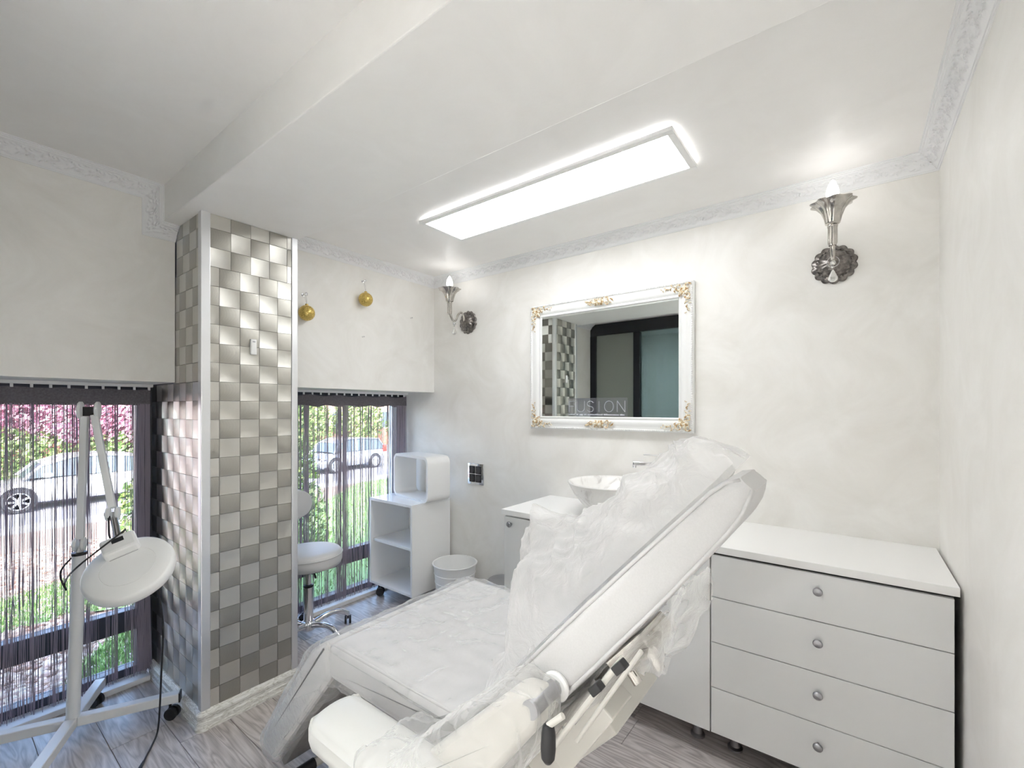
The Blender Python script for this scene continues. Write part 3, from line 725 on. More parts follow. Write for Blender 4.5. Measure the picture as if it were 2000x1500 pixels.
# mixer tap
fx, fy = -.752, 2.385
fc = thing('basin_tap', 'tall chrome lever tap behind the marble basin', 'tap', loc=(fx, fy, .882))
MB().lathe([(.027,0),(.027,.006),(.022,.010),(.022,.285),(.024,.288),(.024,.305)], n=24).build('body', M['chrome'], fc, smooth=40)
spd = Vector((bc[0]+.06-fx, bc[1]+.03-fy, 0)).normalized()
MB().bar((0,0,.272), tuple(spd*.205+Vector((0,0,.276))), .030, .020).build('spout', M['chrome'], fc, bevel=.004)
MB().lathe([(.010,0),(.011,-.014),(.009,-.016)], tuple(spd*.196+Vector((0,0,.268))), n=16).build('aerator', M['chrome'], fc, smooth=40)
MB().lathe([(.022,.305),(.022,.318),(.010,.321)], n=20).build('cartridge', M['chrome'], fc, smooth=40)
MB().bar(tuple(spd*-.015+Vector((0,0,.318))), tuple(spd*.150+Vector((0,0,.324))), .026, .006).build('lever', M['chrome'], fc, bevel=.002)

# ------------------------------------------------------------------ trolley, cube shelf, bins
def caster(parent, x, y, z, r, rot, mat_w=None):
    c = MB(); d = Vector((math.cos(rot), math.sin(rot), 0)); n = Vector((-math.sin(rot), math.cos(rot), 0)); ctr = Vector((x, y, z))+d*r*.35
    for s_ in (-1, 1): c.lathe([(r*.5,-.2*r),(r*.93,-.26*r),(r,-.2*r),(r,.2*r),(r*.93,.26*r),(r*.5,.2*r)], ctr+n*s_*r*.52, n, 20)
    o = c.build('caster', mat_w or M['black'], parent, smooth=40)
    h_ = MB(); h_.tube([(x,y,z+r*1.55),(x,y,z+r*.9)], r*.22, 8); h_.bar(tuple(Vector((x,y,z+r*.9))-d*r*.2), tuple(ctr+Vector((0,0,r*.25))+d*r*.35), r*.42, r*.5)
    h_.build('caster_fork', M['black'], o); return o
tx0, tx1, ty0, ty1 = -2.985, -2.487, 2.10, 2.478
tr = thing('shelf_trolley', 'white open shelf trolley on casters beneath the cube shelf', 'trolley', loc=(0,0,0))
MB().box(tx0, tx1, ty0, ty1, .742, .762).build('top', M['white_gloss'], tr, bevel=.001)
for xx in (tx0, tx1-.018): MB().box(xx, xx+.018, ty0+.001, ty1, .105, .742).build('side_panel', M['white_plastic'], tr, bevel=.001)
MB().box(tx0+.018, tx1-.018, ty0+.002, ty1, .105, .123).build('bottom_shelf', M['white_plastic'], tr, bevel=.001)
MB().box(tx0+.018, tx1-.018, ty0+.02, ty1, .427, .445).build('shelf', M['white_plastic'], tr, bevel=.001)
MB().box(tx0+.018, tx1-.018, ty1-.006, ty1, .123, .742).build('back_panel', M['white_plastic'], tr)
for xx, yy, rt in ((tx0+.05,ty0+.05,.8),(tx1-.05,ty0+.05,2.6),(tx0+.05,ty1-.05,.2),(tx1-.05,ty1-.05,1)): caster(tr, xx, yy, .031, .031, rt)
# rounded cube shelf standing on the trolley
cs = thing('cube_shelf', 'white rounded open box shelf standing on the trolley', 'box shelf', loc=(-2.66, 2.335, .762)); cs.rotation_euler.z = math.radians(-9)
def rr_loop(w, hh, r, n=6):
    pts = []
    for cx_, cz_, a in ((w-r,hh-r,0),(-w+r,hh-r,PI/2),(-w+r,-hh+r,PI),(w-r,-hh+r,1.5*PI)):
        for k in range(n+1): pts.append((cx_+r*math.cos(a+PI/2*k/n), cz_+r*math.sin(a+PI/2*k/n)))
    return pts
ow_, oh_ = .245, .168; lo, li = rr_loop(ow_, oh_, .055), rr_loop(ow_-.02, oh_-.02, .037); m = MB()
rings = [[(x,yy,z+oh_) for x, z in L] for L, yy in ((lo,.098),(lo,-.098),(li,-.098),(li,.098))]
m.grid(rings, closeu=True, closev=True); m.build('shell', M['white_plastic'], cs, smooth=40)
# waste bucket
wb = thing('waste_bucket', 'white ribbed tapered bucket beside the trolley', 'bucket', loc=(-2.275, 2.315, 0))
rib = [(.118,0),(.120,.004)]
for z in (.10,.16,.22,.28): rr = .118+.035*z/.35; rib += [(rr-.0005,z-.004),(rr+.0035,z),(rr+.0005,z+.004)]
rib += [(.152,.340),(.160,.343),(.162,.347),(.159,.350),(.151,.348),(.118,.012),(.001,.010)]
MB().lathe(rib, n=48).build('shell', M['white_plastic'], wb, smooth=35)
# pedal bin
pbn = thing('pedal_bin', 'small chrome pedal bin between the bucket and the base cabinet', 'bin', loc=(-1.80, 2.27, 0))
MB().lathe([(.098,0),(.100,.01),(.100,.315)], n=36).build('body', M['chrome'], pbn, smooth=40)
MB().lathe([(.103,.315),(.103,.333),(.095,.346),(.055,.356),(0,.360)], n=36).build('lid', M['satin'], pbn, smooth=40)
MB().box(-.02,.02,-.135,-.095,.008,.016).build('pedal', M['black'], pbn, bevel=.002)

# ------------------------------------------------------------------ stool
st = thing('stool', 'white round padded stool with small backrest on chrome five-star base', 'stool', loc=(-2.735, 1.475, 0))
MB().lathe([(.0,.462),(.17,.462),(.192,.470),(.200,.490),(.201,.515),(.198,.540),(.185,.556),(.15,.565),(.08,.570),(0,.571)], n=48).build('seat', M['leather'], st, smooth=50)
MB().tube([(.2015*math.cos(a), .2015*math.sin(a), .535) for a in np.linspace(0,2*PI,49)], .003, 6, cap=False).build('piping', M['leather'], st, smooth=180)
MB().lathe([(.018,.27),(.018,.45),(.06,.455),(.06,.462)], n=18).build('gas_rod', M['chrome'], st, smooth=40)
MB().lathe([(.032,.09),(.034,.10),(.028,.10),(.028,.325),(.022,.332)], n=24).build('gas_lift', M['chrome'], st, smooth=40)
MB().lathe([(.026,.325),(.030,.328),(.030,.338),(.022,.342)], n=20).build('collar', M['black'], st, smooth=40)
MB().lathe([(.020,.055),(.042,.062),(.045,.085),(.042,.108),(.033,.115)], n=24).build('hub', M['chrome'], st, smooth=50)
for k in range(5):
    a = math.radians(12+72*k); d = Vector((math.cos(a), math.sin(a), 0))
    pts = spline([d*.03+Vector((0,0,.090)), d*.12+Vector((0,0,.112)), d*.20+Vector((0,0,.108)), d*.262+Vector((0,0,.070))], 6)
    MB().tube(pts, [.018]*8+[.0165]*(len(pts)-8), 12).build('leg', M['chrome'], st, smooth=60)
    caster(st, d.x*.262, d.y*.262, .027, .027, a+1.1)
ba = math.radians(190); bd_ = Vector((math.cos(ba), math.sin(ba), 0)); bn = Vector((-math.sin(ba), math.cos(ba), 0))
bo = MB().rbox(-.022,.022,-.165,.165,-.105,.105,.021,6)
bo.v = [tuple(Vector(p)*1) for p in bo.v]
bo.v = [((p[0]-.25*p[1]**2*1.2), p[1]*(1-.25*(abs(p[2])/.105)**3), p[2]*(1-.35*(abs(p[1])/.165)**3)) for p in bo.v]
MB_ = bo.xf(Matrix.Translation(bd_*.190+Vector((0,0,.815))) @ Matrix.Rotation(ba, 4, 'Z')); MB_.build('backrest', M['leather'], st, smooth=60)
MB().tube(spline([bd_*.05+Vector((0,0,.452)), bd_*.20+Vector((0,0,.448)), bd_*.255+Vector((0,0,.50)), bd_*.245+Vector((0,0,.80))], 6), .011, 10).build('back_stem', M['chrome'], st, smooth=60)
MB().tube([(.03,.0,.455),(.13,-.03,.440),(.16,-.04,.430)], .006, 8).build('height_lever', M['black'], st, smooth=60)

# ------------------------------------------------------------------ magnifier lamp on stand
lm = thing('magnifier_lamp', 'white folding-arm magnifier lamp on a cross stand by the window', 'lamp', loc=(-2.695, .395, 0))
R_ = Vector((math.cos(YAW), math.sin(YAW), 0)); F_ = Vector((-math.sin(YAW), math.cos(YAW), 0))
O = Vector((-2.695, .395, 0))
legs = [((-2.53,.735,.095)), ((-2.87,.05,.095)), ((-2.965,.535,.095)), ((-2.33,.21,.095))]
for e in legs:
    e = Vector(e)-O; p = e.normalized()*.02+Vector((0,0,.095)); p.z = .095
    MB().bar(tuple(p), tuple(e), .042, .040).build('base_leg', M['white_metal'], lm, bevel=.004)
    d = Vector((e.x, e.y, 0)).normalized()
    MB().bar(tuple(e), tuple(e+d*.006), .043, .041).build('end_cap', M['black'], lm)
    c_ = e-d*.035; caster(lm, c_.x, c_.y, .027, .027, random.uniform(0,6))
ptop = Vector((-2.675,.413,.815))-O
MB().tube([(0,0,.075), tuple(ptop)], .0235, 20).build('pole', M['white_metal'], lm, smooth=60)
MB().tube([tuple(ptop), tuple(ptop+Vector((0,0,.012)))], .026, 20).build('pole_cap', M['black'], lm, smooth=60)
j1 = Vector((-2.660,.425,.862))-O; jt = Vector((-2.643,.438,1.442))-O; j2 = Vector((-2.470,.470,1.010))-O
MB().tube([tuple(ptop+Vector((0,0,.01))), tuple(j1)], .012, 12).build('swivel', M['white_metal'], lm, smooth=60)
sd = (F_*-.5+R_*-.86).normalized()
def arm(a, b, off):
    m = MB(); m.bar(tuple(a+sd*off), tuple(b+sd*off), .026, .036, up=tuple(sd.cross(b-a))); return m
def armpart(a, b, off, nm):
    d = (b-a).normalized(); m = MB(); m.bar(tuple(a+d*.025+sd*off), tuple(b-d*.025+sd*off), .036, .024, up=tuple(sd)); o = m.build(nm, M['white_metal'], lm, bevel=.003)
    MB().bar(tuple(a+d*.05+sd*(off+.0125)), tuple(b-d*.05+sd*(off+.0125)), .009, .002, up=tuple(sd)).build('arm_groove', M['satin'], o)
armpart(j1, jt, .012, 'lower_arm'); armpart(jt, j2, -.016, 'upper_arm')
def joint(p, offs, r, nm='joint'):
    m = MB()
    for o_ in offs: m.lathe([(r*.6,-.007),(r,-.005),(r,.004),(r*.85,.008),(0,.009)], tuple(p+sd*o_), tuple(sd), 24)
    o = m.build(nm, M['white_metal'], lm, smooth=45); 
    MB().lathe([(r*.34,.008),(r*.34,.013),(r*.2,.013)], tuple(p+sd*max(offs)), tuple(sd), 16).build('joint_screw', M['chrome'], o, smooth=40)
joint(jt, (.026, -.030), .038); joint(j1, (.026, 0), .028); joint(j2, (.0, -.030), .028)
MB().obox(tuple(jt+Vector((0,0,-.004))), tuple(sd*.022), tuple(R_*.014), (0,0,.020)).build('hinge_block', M['black'], lm)
# head: round cover, tilted
hc = Vector((-2.240,.488,.828))-O
nv = (-F_*.62+R_*.16+Vector((0,0,.86))).normalized(); hr = .146
MB().lathe([(hr*.90,-.042),(hr*.985,-.030),(hr,-.012),(hr*.995,0.0),(hr*.975,.010),(hr*.93,.0145),(hr*.60,.017),(hr*.595,.0155),(hr*.585,.017),(0,.018)], tuple(hc), tuple(nv), 72).build('head', M['white_plastic'], lm, smooth=40)
MB().lathe([(hr*.80,-.044),(hr*.86,-.043),(hr*.86,-.041)], tuple(hc), tuple(nv), 48).build('lamp_ring', M['white_plastic'], lm, smooth=40)
back = (j2-hc); back = (back-nv*back.dot(nv)).normalized(); sidev = nv.cross(back)
MB().obox(tuple(hc+back*(hr*.72)+nv*.032), tuple(sidev*.056), tuple(back*.042), tuple(nv*.022)).build('switch_housing', M['white_plastic'], lm, bevel=.010)
MB().obox(tuple(hc+back*(hr*.80)+nv*.0545), tuple(sidev*.019), tuple(back*.011), tuple(nv*.002)).build('switch', M['black'], lm, bevel=.001)
nk = hc+back*(hr*.98)+nv*.025
MB().tube([tuple(j2-sd*.015), tuple(nk)], .013, 12).build('neck', M['chrome'], lm, smooth=60)
MB().obox(tuple(hc+back*.06+nv*.0182), tuple(sidev*.045), tuple(back*.0008), tuple(nv*.0006)).build('cover_slot', M['satin'], lm)
def W2L(p): return tuple(Vector(p)-O)
cb_ = spline([tuple(j2+Vector((0,0,.01))), tuple(hc+back*(hr*1.10)+sidev*.02+nv*.03), tuple(hc+back*(hr*1.02)-sidev*.03+nv*.06), tuple(hc+back*(hr*.6)-sidev*(-hr*.9)+nv*.03), tuple(Vector((-.02,-.02,.70))), tuple(Vector((-.035,-.015,.66))), tuple(Vector((-.05,-.03,.74))), tuple(j1+Vector((-.03,-.01,-.03)))], 8)
MB().tube(cb_, .0035, 6).build('cable', M['black'], lm, smooth=180)
cd = spline([W2L((-2.28,.58,.76)), W2L((-2.30,.61,.55)), W2L((-2.36,.62,.30)), W2L((-2.42,.63,.12)), W2L((-2.43,.625,.03)), W2L((-2.40,.60,.005)), W2L((-2.33,.56,.006)), W2L((-2.25,.52,.006))], 8)
MB().tube(cd, .0038, 6).build('power_cord', M['black'], lm, smooth=180)
MB().tube([W2L((-2.31,.55,.008)), W2L((-2.25,.515,.010)), W2L((-2.22,.50,.010))], [.005,.009,.009], 10).build('connector', M['black'], lm, smooth=60)

# ------------------------------------------------------------------ treatment chair
tc_ = thing('treatment_chair', 'white reclining beauty treatment chair wrapped in clear plastic', 'treatment chair', loc=(-1.05, 1.15, 0))
OC = Vector((-1.05, 1.15, 0))
def round_poly(pts, r, n=5):
    out = []; m = len(pts)
    for i in range(m):
        p, a, b = Vector((*pts[i],0)), Vector((*pts[i-1],0)), Vector((*pts[(i+1) % m],0)); rr = r[i] if isinstance(r, (list,tuple)) else r
        u, w = (a-p), (b-p); d = min(rr, u.length*.45, w.length*.45); s_, e = p+u.normalized()*d, p+w.normalized()*d
        for k in range(n+1):
            t_ = k/n; q_ = s_*(1-t_)**2+p*2*t_*(1-t_)+e*t_**2; out.append((q_.x, q_.y))
    return out
def resample(poly, step):
    out = []; m = len(poly)
    for i in range(m):
        a, b = Vector((*poly[i],0)), Vector((*poly[(i+1) % m],0)); k = max(1, int((b-a).length/step))
        for j in range(k): q_ = a.lerp(b, j/k); out.append((q_.x, q_.y))
    return out
def offset(poly, d):
    m = len(poly); out = []
    for i in range(m):
        a, b = poly[i-1], poly[(i+1) % m]; tx, tz = b[0]-a[0], b[1]-a[1]; L = math.hypot(tx, tz) or 1
        out.append((poly[i][0]+tz/L*d, poly[i][1]-tx/L*d))
    return out
def slab(poly, y0, y1, r, step=.04, ny=10, fn=None):
    """profile (counter-clockwise in x,z) extruded along y with rounded ends"""
    poly = resample(poly, step); rings = []
    for k in range(5):
        a = PI/2*k/4; rings.append((y0+r*(1-math.sin(a)), -r*(1-math.cos(PI/2-a)) if False else -r*(1-math.sin(a)) if False else -r*(1-math.cos(PI/2-a))))
    ins = [(y0+r*(1-math.cos(PI/2*k/4)), -r*(1-math.sin(PI/2*k/4))) for k in range(5)]
    mid = [(y0+r+(y1-y0-2*r)*k/ny, 0) for k in range(1, ny)]
    outs = [(y1-r*(1-math.cos(PI/2*k/4)), -r*(1-math.sin(PI/2*k/4))) for k in range(4, -1, -1)]
    m = MB(); R = []
    for yy, d in ins+mid+outs:
        ring = [Vector((x, yy, z)) for x, z in offset(poly, d)]
        R.append(ring)
    if fn:
        c = [Vector((sum(p[0] for p in poly)/len(poly), 0, sum(p[1] for p in poly)/len(poly)))]
        nr = [];  op = offset(poly, 1.0)
        for i, ring in enumerate(R):
            w = []
            for j, p in enumerate(ring):
                n_ = Vector((op[j][0]-poly[j][0], 0, op[j][1]-poly[j][1]))
                if i < 4: n_ = (n_*(i/4)+Vector((0,-1,0))*(1-i/4)).normalized()
                if i > len(R)-5: n_ = (n_*((len(R)-1-i)/4)+Vector((0,1,0))*(1-(len(R)-1-i)/4)).normalized()
                w.append(fn(p, n_))
            nr.append(w)
        R = nr
    m.grid(R, closev=True)
    b = len(m.v); k = len(poly); m.v += [tuple(p) for p in R[0]]+[tuple(p) for p in R[-1]]
    m.f += [tuple(range(b, b+k)), tuple(range(b+2*k-1, b+k-1, -1))]; m.mi += [0, 0]
    return m
def loft(stations, fn=None, npt=9, r=.025):
    """stations: (s, y0, y1, n_rear, n_front): rounded sections across the backrest axis"""
    rows = []
    for s_, a, b, n0, n1 in stations:
        rr = min(r, (n1-n0)*.45, (b-a)*.45); row = []
        def seg(p, q_, k):
            return [(p[0]+(q_[0]-p[0])*t/k, p[1]+(q_[1]-p[1])*t/k) for t in range(k)]
        cs_ = [((a+rr, n0+rr), PI, 1.5*PI), ((b-rr, n0+rr), 1.5*PI, 2*PI), ((b-rr, n1-rr), 0, PI/2), ((a+rr, n1-rr), PI/2, PI)]
        pts = []
        for q_, ((cy_, cn), a0, a1) in enumerate(cs_):
            arc_ = [(cy_+rr*math.cos(a0+(a1-a0)*t/4), cn+rr*math.sin(a0+(a1-a0)*t/4)) for t in range(5)]
            if pts: pts += seg(pts[-1], arc_[0], npt)[1:]
            pts += arc_
        pts += seg(pts[-1], pts[0], npt)[1:]
        for yy, nn in pts:
            p = O_b+SD*s_+SN*nn+Vector((0,yy,0))
            if fn:
                cy_ = (a+b)/2; cn = (n0+n1)/2
                d1 = Vector((0, 1 if yy > cy_ else -1, 0)) if min(abs(yy-a), abs(yy-b)) < rr*.9 else SN*(1 if nn > cn else -1)
                p = fn(p, d1)
            row.append(p)
        rows.append(row)
    m = MB(); m.grid(rows, closev=True, flip=False); k = len(rows[0])
    b = len(m.v); m.v += [tuple(p) for p in rows[0]]+[tuple(p) for p in rows[-1]]; m.f += [tuple(range(b, b+k)), tuple(range(b+2*k-1, b+k-1, -1))]; m.mi += [0, 0]
    return m
SD, SN = Vector((.654,0,.756)), Vector((-.756,0,.654)); O_b = Vector((-.757,0,.684))
def local(m): m.v = [(x-OC.x, y_-OC.y, z-OC.z) for x, y_, z in m.v]; return m
def puff(amp, cx_, cy_, hx, hy):
    def f(p, n_): 
        return p+n_*amp*max(0, 1-((p.x-cx_)/hx)**4)*max(0, 1-((p.y-cy_)/hy)**4)
    return f
CY0, CY1 = .80, 1.50
seat_p = round_poly([(-1.37,.572),(-.72,.572),(-.70,.685),(-1.365,.685)], [.03,.03,.03,.03])
so = local(slab(seat_p, CY0, CY1, .025, .05, 10)).build('seat', M['leather'], tc_, smooth=50)
def taperk(s_):
    k = 1.0
    if s_ > .36: k = 1-.66*min(1, (s_-.36)/.44)**1.6
    return k
def taper(p):
    """plan outline of the backrest: full width below, narrow head"""
    k = taperk((p-O_b).dot(SD)); return Vector((p.x, 1.15+(p.y-1.15)*k, p.z))
def bstat(s0, s1, n, g=0.0):
    out = []
    for i in range(n+1):
        s_ = s0+(s1-s0)*i/n; k = taperk(s_); th = np.interp(s_, [-.02,.03,.12,.4,.6,.75,.80,.83], [-.150,-.128,-.110,-.105,-.100,-.090,-.080,-.062]); fr = np.interp(s_, [0,.78,.815,.835], [0,0,-.006,-.022])
        kk = k*np.interp(s_, [.78,.82,.835], [1,.93,.75])
        out.append((s_, 1.15-.35*kk-g, 1.15+.35*kk+g, th-g, fr+g))
    return out
bo_ = local(loft(bstat(-.01, .835, 44))).build('backrest', M['leather'], tc_, smooth=50)
leg_p = round_poly([(-1.350,.575),(-1.372,.690),(-1.470,.632),(-1.845,.165),(-1.815,.118),(-1.740,.125)], [.02,.03,.09,.03,.02,.02])
lo_ = local(slab(leg_p, CY0, CY1, .022, .05, 10)).build('leg_rest', M['leather'], tc_, smooth=50)
MB().obox(tuple(Vector((-1.535,1.15,.345))-OC), tuple(Vector((-.185,0,-.232))), (0,.325,0), tuple(Vector((.012,0,-.0095)))).build('leg_rest_board', M['grey_vinyl'], tc_, bevel=.004)
def piping(poly, yy, parent, r=.0042, only=None):
    pts = [(taper(Vector((x,yy,z))) if parent is bo_ else Vector((x,yy,z)))-OC for x, z in resample(poly, .03)]; pts.append(pts[0])
    MB().tube(pts, r, 6, cap=False).build('piping', M['leather'], parent, smooth=180)
for yy in (CY0+.012, CY1-.012):
    piping(offset(seat_p, -.004), yy, so); piping(offset(leg_p, -.004), yy, lo_)
bs_ = bstat(-.005, .832, 40)
for q_ in (1, 2):
    for nn_ in (3, 4):
        pts = [O_b+SD*v_[0]+Vector((0, v_[q_]+(.006 if q_ == 1 else -.006), 0))+SN*(v_[nn_]+(.006 if nn_ == 3 else -.006))-OC for v_ in bs_]
        MB().tube(pts, .0045, 6).build('piping', M['leather'], bo_, smooth=180)
# near armrest, lowered beside the seat
def arm_fn(p, n_): return p+n_*.006*math.sin(PI*min(1,max(0,(p.x+1.12)/.5)))
am = MB().rbox(-1.125,-.640,.592,.752,.565,.668,.036,6, fn=lambda p,n_: p+Vector((0,0,-.02*((p.y-.672)/.08)**2 if n_.z > .5 else 0)))
ao = local(am).build('armrest', M['leather_arm'], tc_, smooth=60, weld=True)
MB().tube([W for W in [(-1.118-OC.x,.615-OC.y,.578),(-.66-OC.x,.598-OC.y,.578)]], .004, 6).build('piping', M['leather_arm'], ao)
# armrest bracket climbing beside the backrest
br_p = round_poly([(-.800,.560),(-.690,.560),(-.470,.850),(-.478,.895),(-.535,.895),(-.800,.640)], .03)
local(slab(br_p, .700, .778, .015, .05, 4)).build('armrest_bracket', M['cream_metal'], tc_, smooth=50)
MB().lathe([(.016,0),(.030,.002),(.031,.008),(.027,.013),(.018,.013)], tuple(Vector((-.490,.800,.875))-OC), (0,-1,0), 28).build('pivot_washer', M['white_plastic'], tc_, smooth=40)
MB().lathe([(.018,0),(.018,.10)], tuple(Vector((-.490,.800,.875))-OC), (0,-1,0), 20).build('pivot_pin', M['satin'], tc_, smooth=40)
# chrome elbow between seat and bracket
MB().lathe([(.030,-.045),(.034,-.043),(.034,.043),(.030,.045)], tuple(Vector((-.745,.770,.600))-OC), (0,1,0), 28).build('elbow_cap', M['chrome'], tc_, smooth=40)
# steel frame, column, base
MB().box(-1.30-OC.x, -.66-OC.x, .88-OC.y, 1.42-OC.y, .515, .572).build('seat_frame', M['cream_metal'], tc_, bevel=.004)
MB().obox(tuple(Vector((-.545,1.05,.66))-OC), tuple(Vector((.16,0,.175))*.62), (0,.13,0), tuple(Vector((.035,0,-.032)))).build('back_frame', M['cream_metal'], tc_, bevel=.004)
MB().box(-1.20-OC.x, -.84-OC.x, 1.02-OC.y, 1.28-OC.y, .10, .515).build('column', M['white_metal'], tc_, bevel=.02)
MB().box(-1.62-OC.x, -.60-OC.x, .95-OC.y, 1.36-OC.y, .045, .10).build('base_plate', M['white_metal'], tc_, bevel=.008)
for xx in (-1.70, -.55):
    MB().tube([(xx-OC.x,.90-OC.y,.045),(xx-OC.x,1.42-OC.y,.045)], .018, 12).build('base_tube', M['cream_metal'], tc_, smooth=60)
    for yy in (.90,1.42): MB().tube([(xx-OC.x,yy-.04-OC.y,.045),(xx-OC.x,yy+.04-OC.y,.045)], .0215, 12).build('base_foot', M['black'], tc_, smooth=60)
# rods, caps and lever under the backrest
for (a, b, r) in (((-.318,.735,1.017),(-.455,.735,.805),.0055), ((-.300,.775,1.018),(-.430,.775,.800),.0045)):
    MB().tube([tuple(Vector(a)-OC), tuple(Vector(b)-OC)], r, 10).build('rod', M['cream_metal'], tc_, smooth=60)
for c_ in ((-.360,.72,.957),(-.316,.72,1.010)):
    MB().obox(tuple(Vector(c_)-OC), (.0085,0,.0095), (0,.009,0), (-.006,0,.0052)).build('rod_cap', M['black'], tc_, bevel=.002)
MB().tube([tuple(Vector((-.400,.672,.918))-OC), tuple(Vector((-.425,.664,.894))-OC)], .006, 8).build('lever_rod', M['cream_metal'], tc_, smooth=60)
MB().lathe([(.006,.034),(.010,.030),(.0125,.018),(.0135,-.010),(.012,-.026),(.007,-.034),(0,-.036)], tuple(Vector((-.425,.664,.864))-OC), (.02,.0,1), 20).build('lever_handle', M['black'], tc_, smooth=60)
MB().obox(tuple(Vector((-.470,.90,.750))-OC), tuple(Vector((-.055,0,-.085))), (0,.05,0), tuple(Vector((.028,0,-.018)))).build('actuator_cover', M['cream_metal'], tc_, bevel=.004)
MB().obox(tuple(Vector((-.368,.95,.935))-OC), tuple(Vector((.040,0,.046))), (0,.06,0), tuple(Vector((.018,0,-.014)))).build('hinge_plate', M['pewter'], tc_, bevel=.003)
MB().tube([tuple(Vector((-.345,.90,.985))-OC), tuple(Vector((-.310,.90,.925))-OC)], .012, 10).build('hinge_strut', M['pewter'], tc_, smooth=60)
MB().tube([tuple(Vector((-.395,.90,.925))-OC), tuple(Vector((-.355,.90,.880))-OC)], .011, 10).build('hinge_strut', M['pewter'], tc_, smooth=60)
# raised far armrest beside the backrest
fa = MB().rbox(-.035,.035,1.505,1.635,-.24,.24,.03,4)
d_ = Vector((.654,0,.756)); n_ = Vector((-.756,0,.654))
ctr = Vector((-.757,0,.684))+d_*.49+n_*.055
fa.v = [tuple(ctr+n_*p[0]+Vector((0,p[1],0))+d_*p[2]-OC) for p in fa.v]
fa.build('armrest', M['leather_arm'], tc_, smooth=60, weld=True)

# polythene: fitted film over seat and leg rest, over the backrest end, bunched bag, hanging shreds
def wr(amp, sc, base):
    def f(p, n_):
        k = ridge(p.x*sc+3, p.y*sc*1.7, p.z*sc)**3*amp+ridge(p.x*sc*2.3, p.y*sc*2.9+7, p.z*sc*2)**4*amp*.5
        return p+n_*(base+k)
    return f
def whole(m, name, mat, label, smooth=60):
    o = m.build(name, mat, None, smooth=smooth, weld=True); tag(o, label, 'plastic film', 'plastic film on the treatment chair'); return o
whole(slab(round_poly([(-1.345,.555),(-.71,.562),(-.715,.690),(-1.372,.694),(-1.478,.640),(-1.855,.165),(-1.815,.108),(-1.735,.118)], [.02,.02,.02,.03,.09,.03,.02,.02]), CY0-.004, CY1+.004, .02, .012, 46, wr(.008, 9, .002)),
      'plastic_film', M['film'], 'clear wrinkled film over the seat and leg rest of the chair')
whole(loft(bstat(.005, .30, 36, .006), wr(.009, 13, 0), 22), 'plastic_film', M['film'], 'clear film wrapped round the lower end of the backrest')
# film over near armrest bracket
whole(slab(round_poly([(-.90,.555),(-.66,.545),(-.462,.838),(-.468,.905),(-.545,.912),(-.80,.675),(-.90,.672)], .03), .585, .785, .03, .010, 20, wr(.010, 11, .001)),
      'plastic_film', M['film_arm'], 'crumpled film round the near armrest bracket')
# bunched bag lying on the backrest, (s, n) silhouette swept across y
sil = [(.03,.000),(.07,.035),(.150,.095),(.205,.160),(.250,.205),(.300,.212),(.345,.205),(.385,.185),(.44,.158),(.520,.138),(.635,.124),(.72,.121),(.775,.108),(.815,.082),(.838,.050),(.846,.010)]
sil = [(p.x, p.y) for p in spline([(a, b, 0) for a, b in sil], 6)]
m = MB(); rows = []
NY = 84
for i in range(NY+1):
    t_ = i/NY; y_ = .83+.64*t_; row = []
    env = max(0.0, math.sin(PI*t_))**.55
    for j, (s_, nn) in enumerate(sil):
        sp = max(0, 1-abs(s_-.335)/.06)**1.5*max(0, 1-abs(y_-1.13)/.11)*.075
        low = min(1, s_/.10)
        w_ = ridge(s_*7+2, y_*4+1)**2*.040-.016+ridge(s_*19, y_*9+5)**3*.020+ridge(s_*42, y_*26)**3*.008
        nn2 = .006+max(0, nn*env*(1+.10*math.sin(y_*17+s_*5))+(w_*low+sp)*min(1, env*1.6))
        ss = s_+.014*ridge(y_*11, s_*6)*low
        p = taper(O_b+SD*min(ss,.85)+Vector((0,y_,0)))
        row.append(Vector((0,p.y,0))+O_b+SD*ss+SN*nn2)
    rows.append(row)
m.grid(rows)
whole(m, 'plastic_film', M['film_bag'], 'milky bunched polythene bag puffed over the front of the backrest')
# shreds hanging from the rear of the backrest
m = MB(); rows = []; rr2 = [Vector((x,0,z)) for x, z in [(-.530,.785),(-.475,.835),(-.417,.900),(-.363,.966),(-.312,1.033),(-.268,1.095),(-.222,1.163)]]
hang = [.018,.030,.034,.042,.062,.056,.018]
rp = spline(rr2, 6); hp = [p.x for p in spline([(a,0,0) for a in hang], 6)]
for i, (p, hh) in enumerate(zip(rp, hp)):
    row = []
    for k in range(13):
        u_ = k/12; q_ = p+Vector((.756,0,-.654))*(hh*u_*(.85+.3*ridge(i*.4, 2)))+Vector((0,.815+.05*math.sin(u_*4+i*.3)+.03*ridge(i*.5,u_*4),0))
        q_ += Vector((.010*ridge(i*.35,u_*3), 0, .010*ridge(i*.5+4,u_*3)))
        row.append(q_)
    rows.append(row)
m.grid(rows); whole(m, 'plastic_film', M['film_low'], 'clear film hanging in folds below the rear of the backrest')

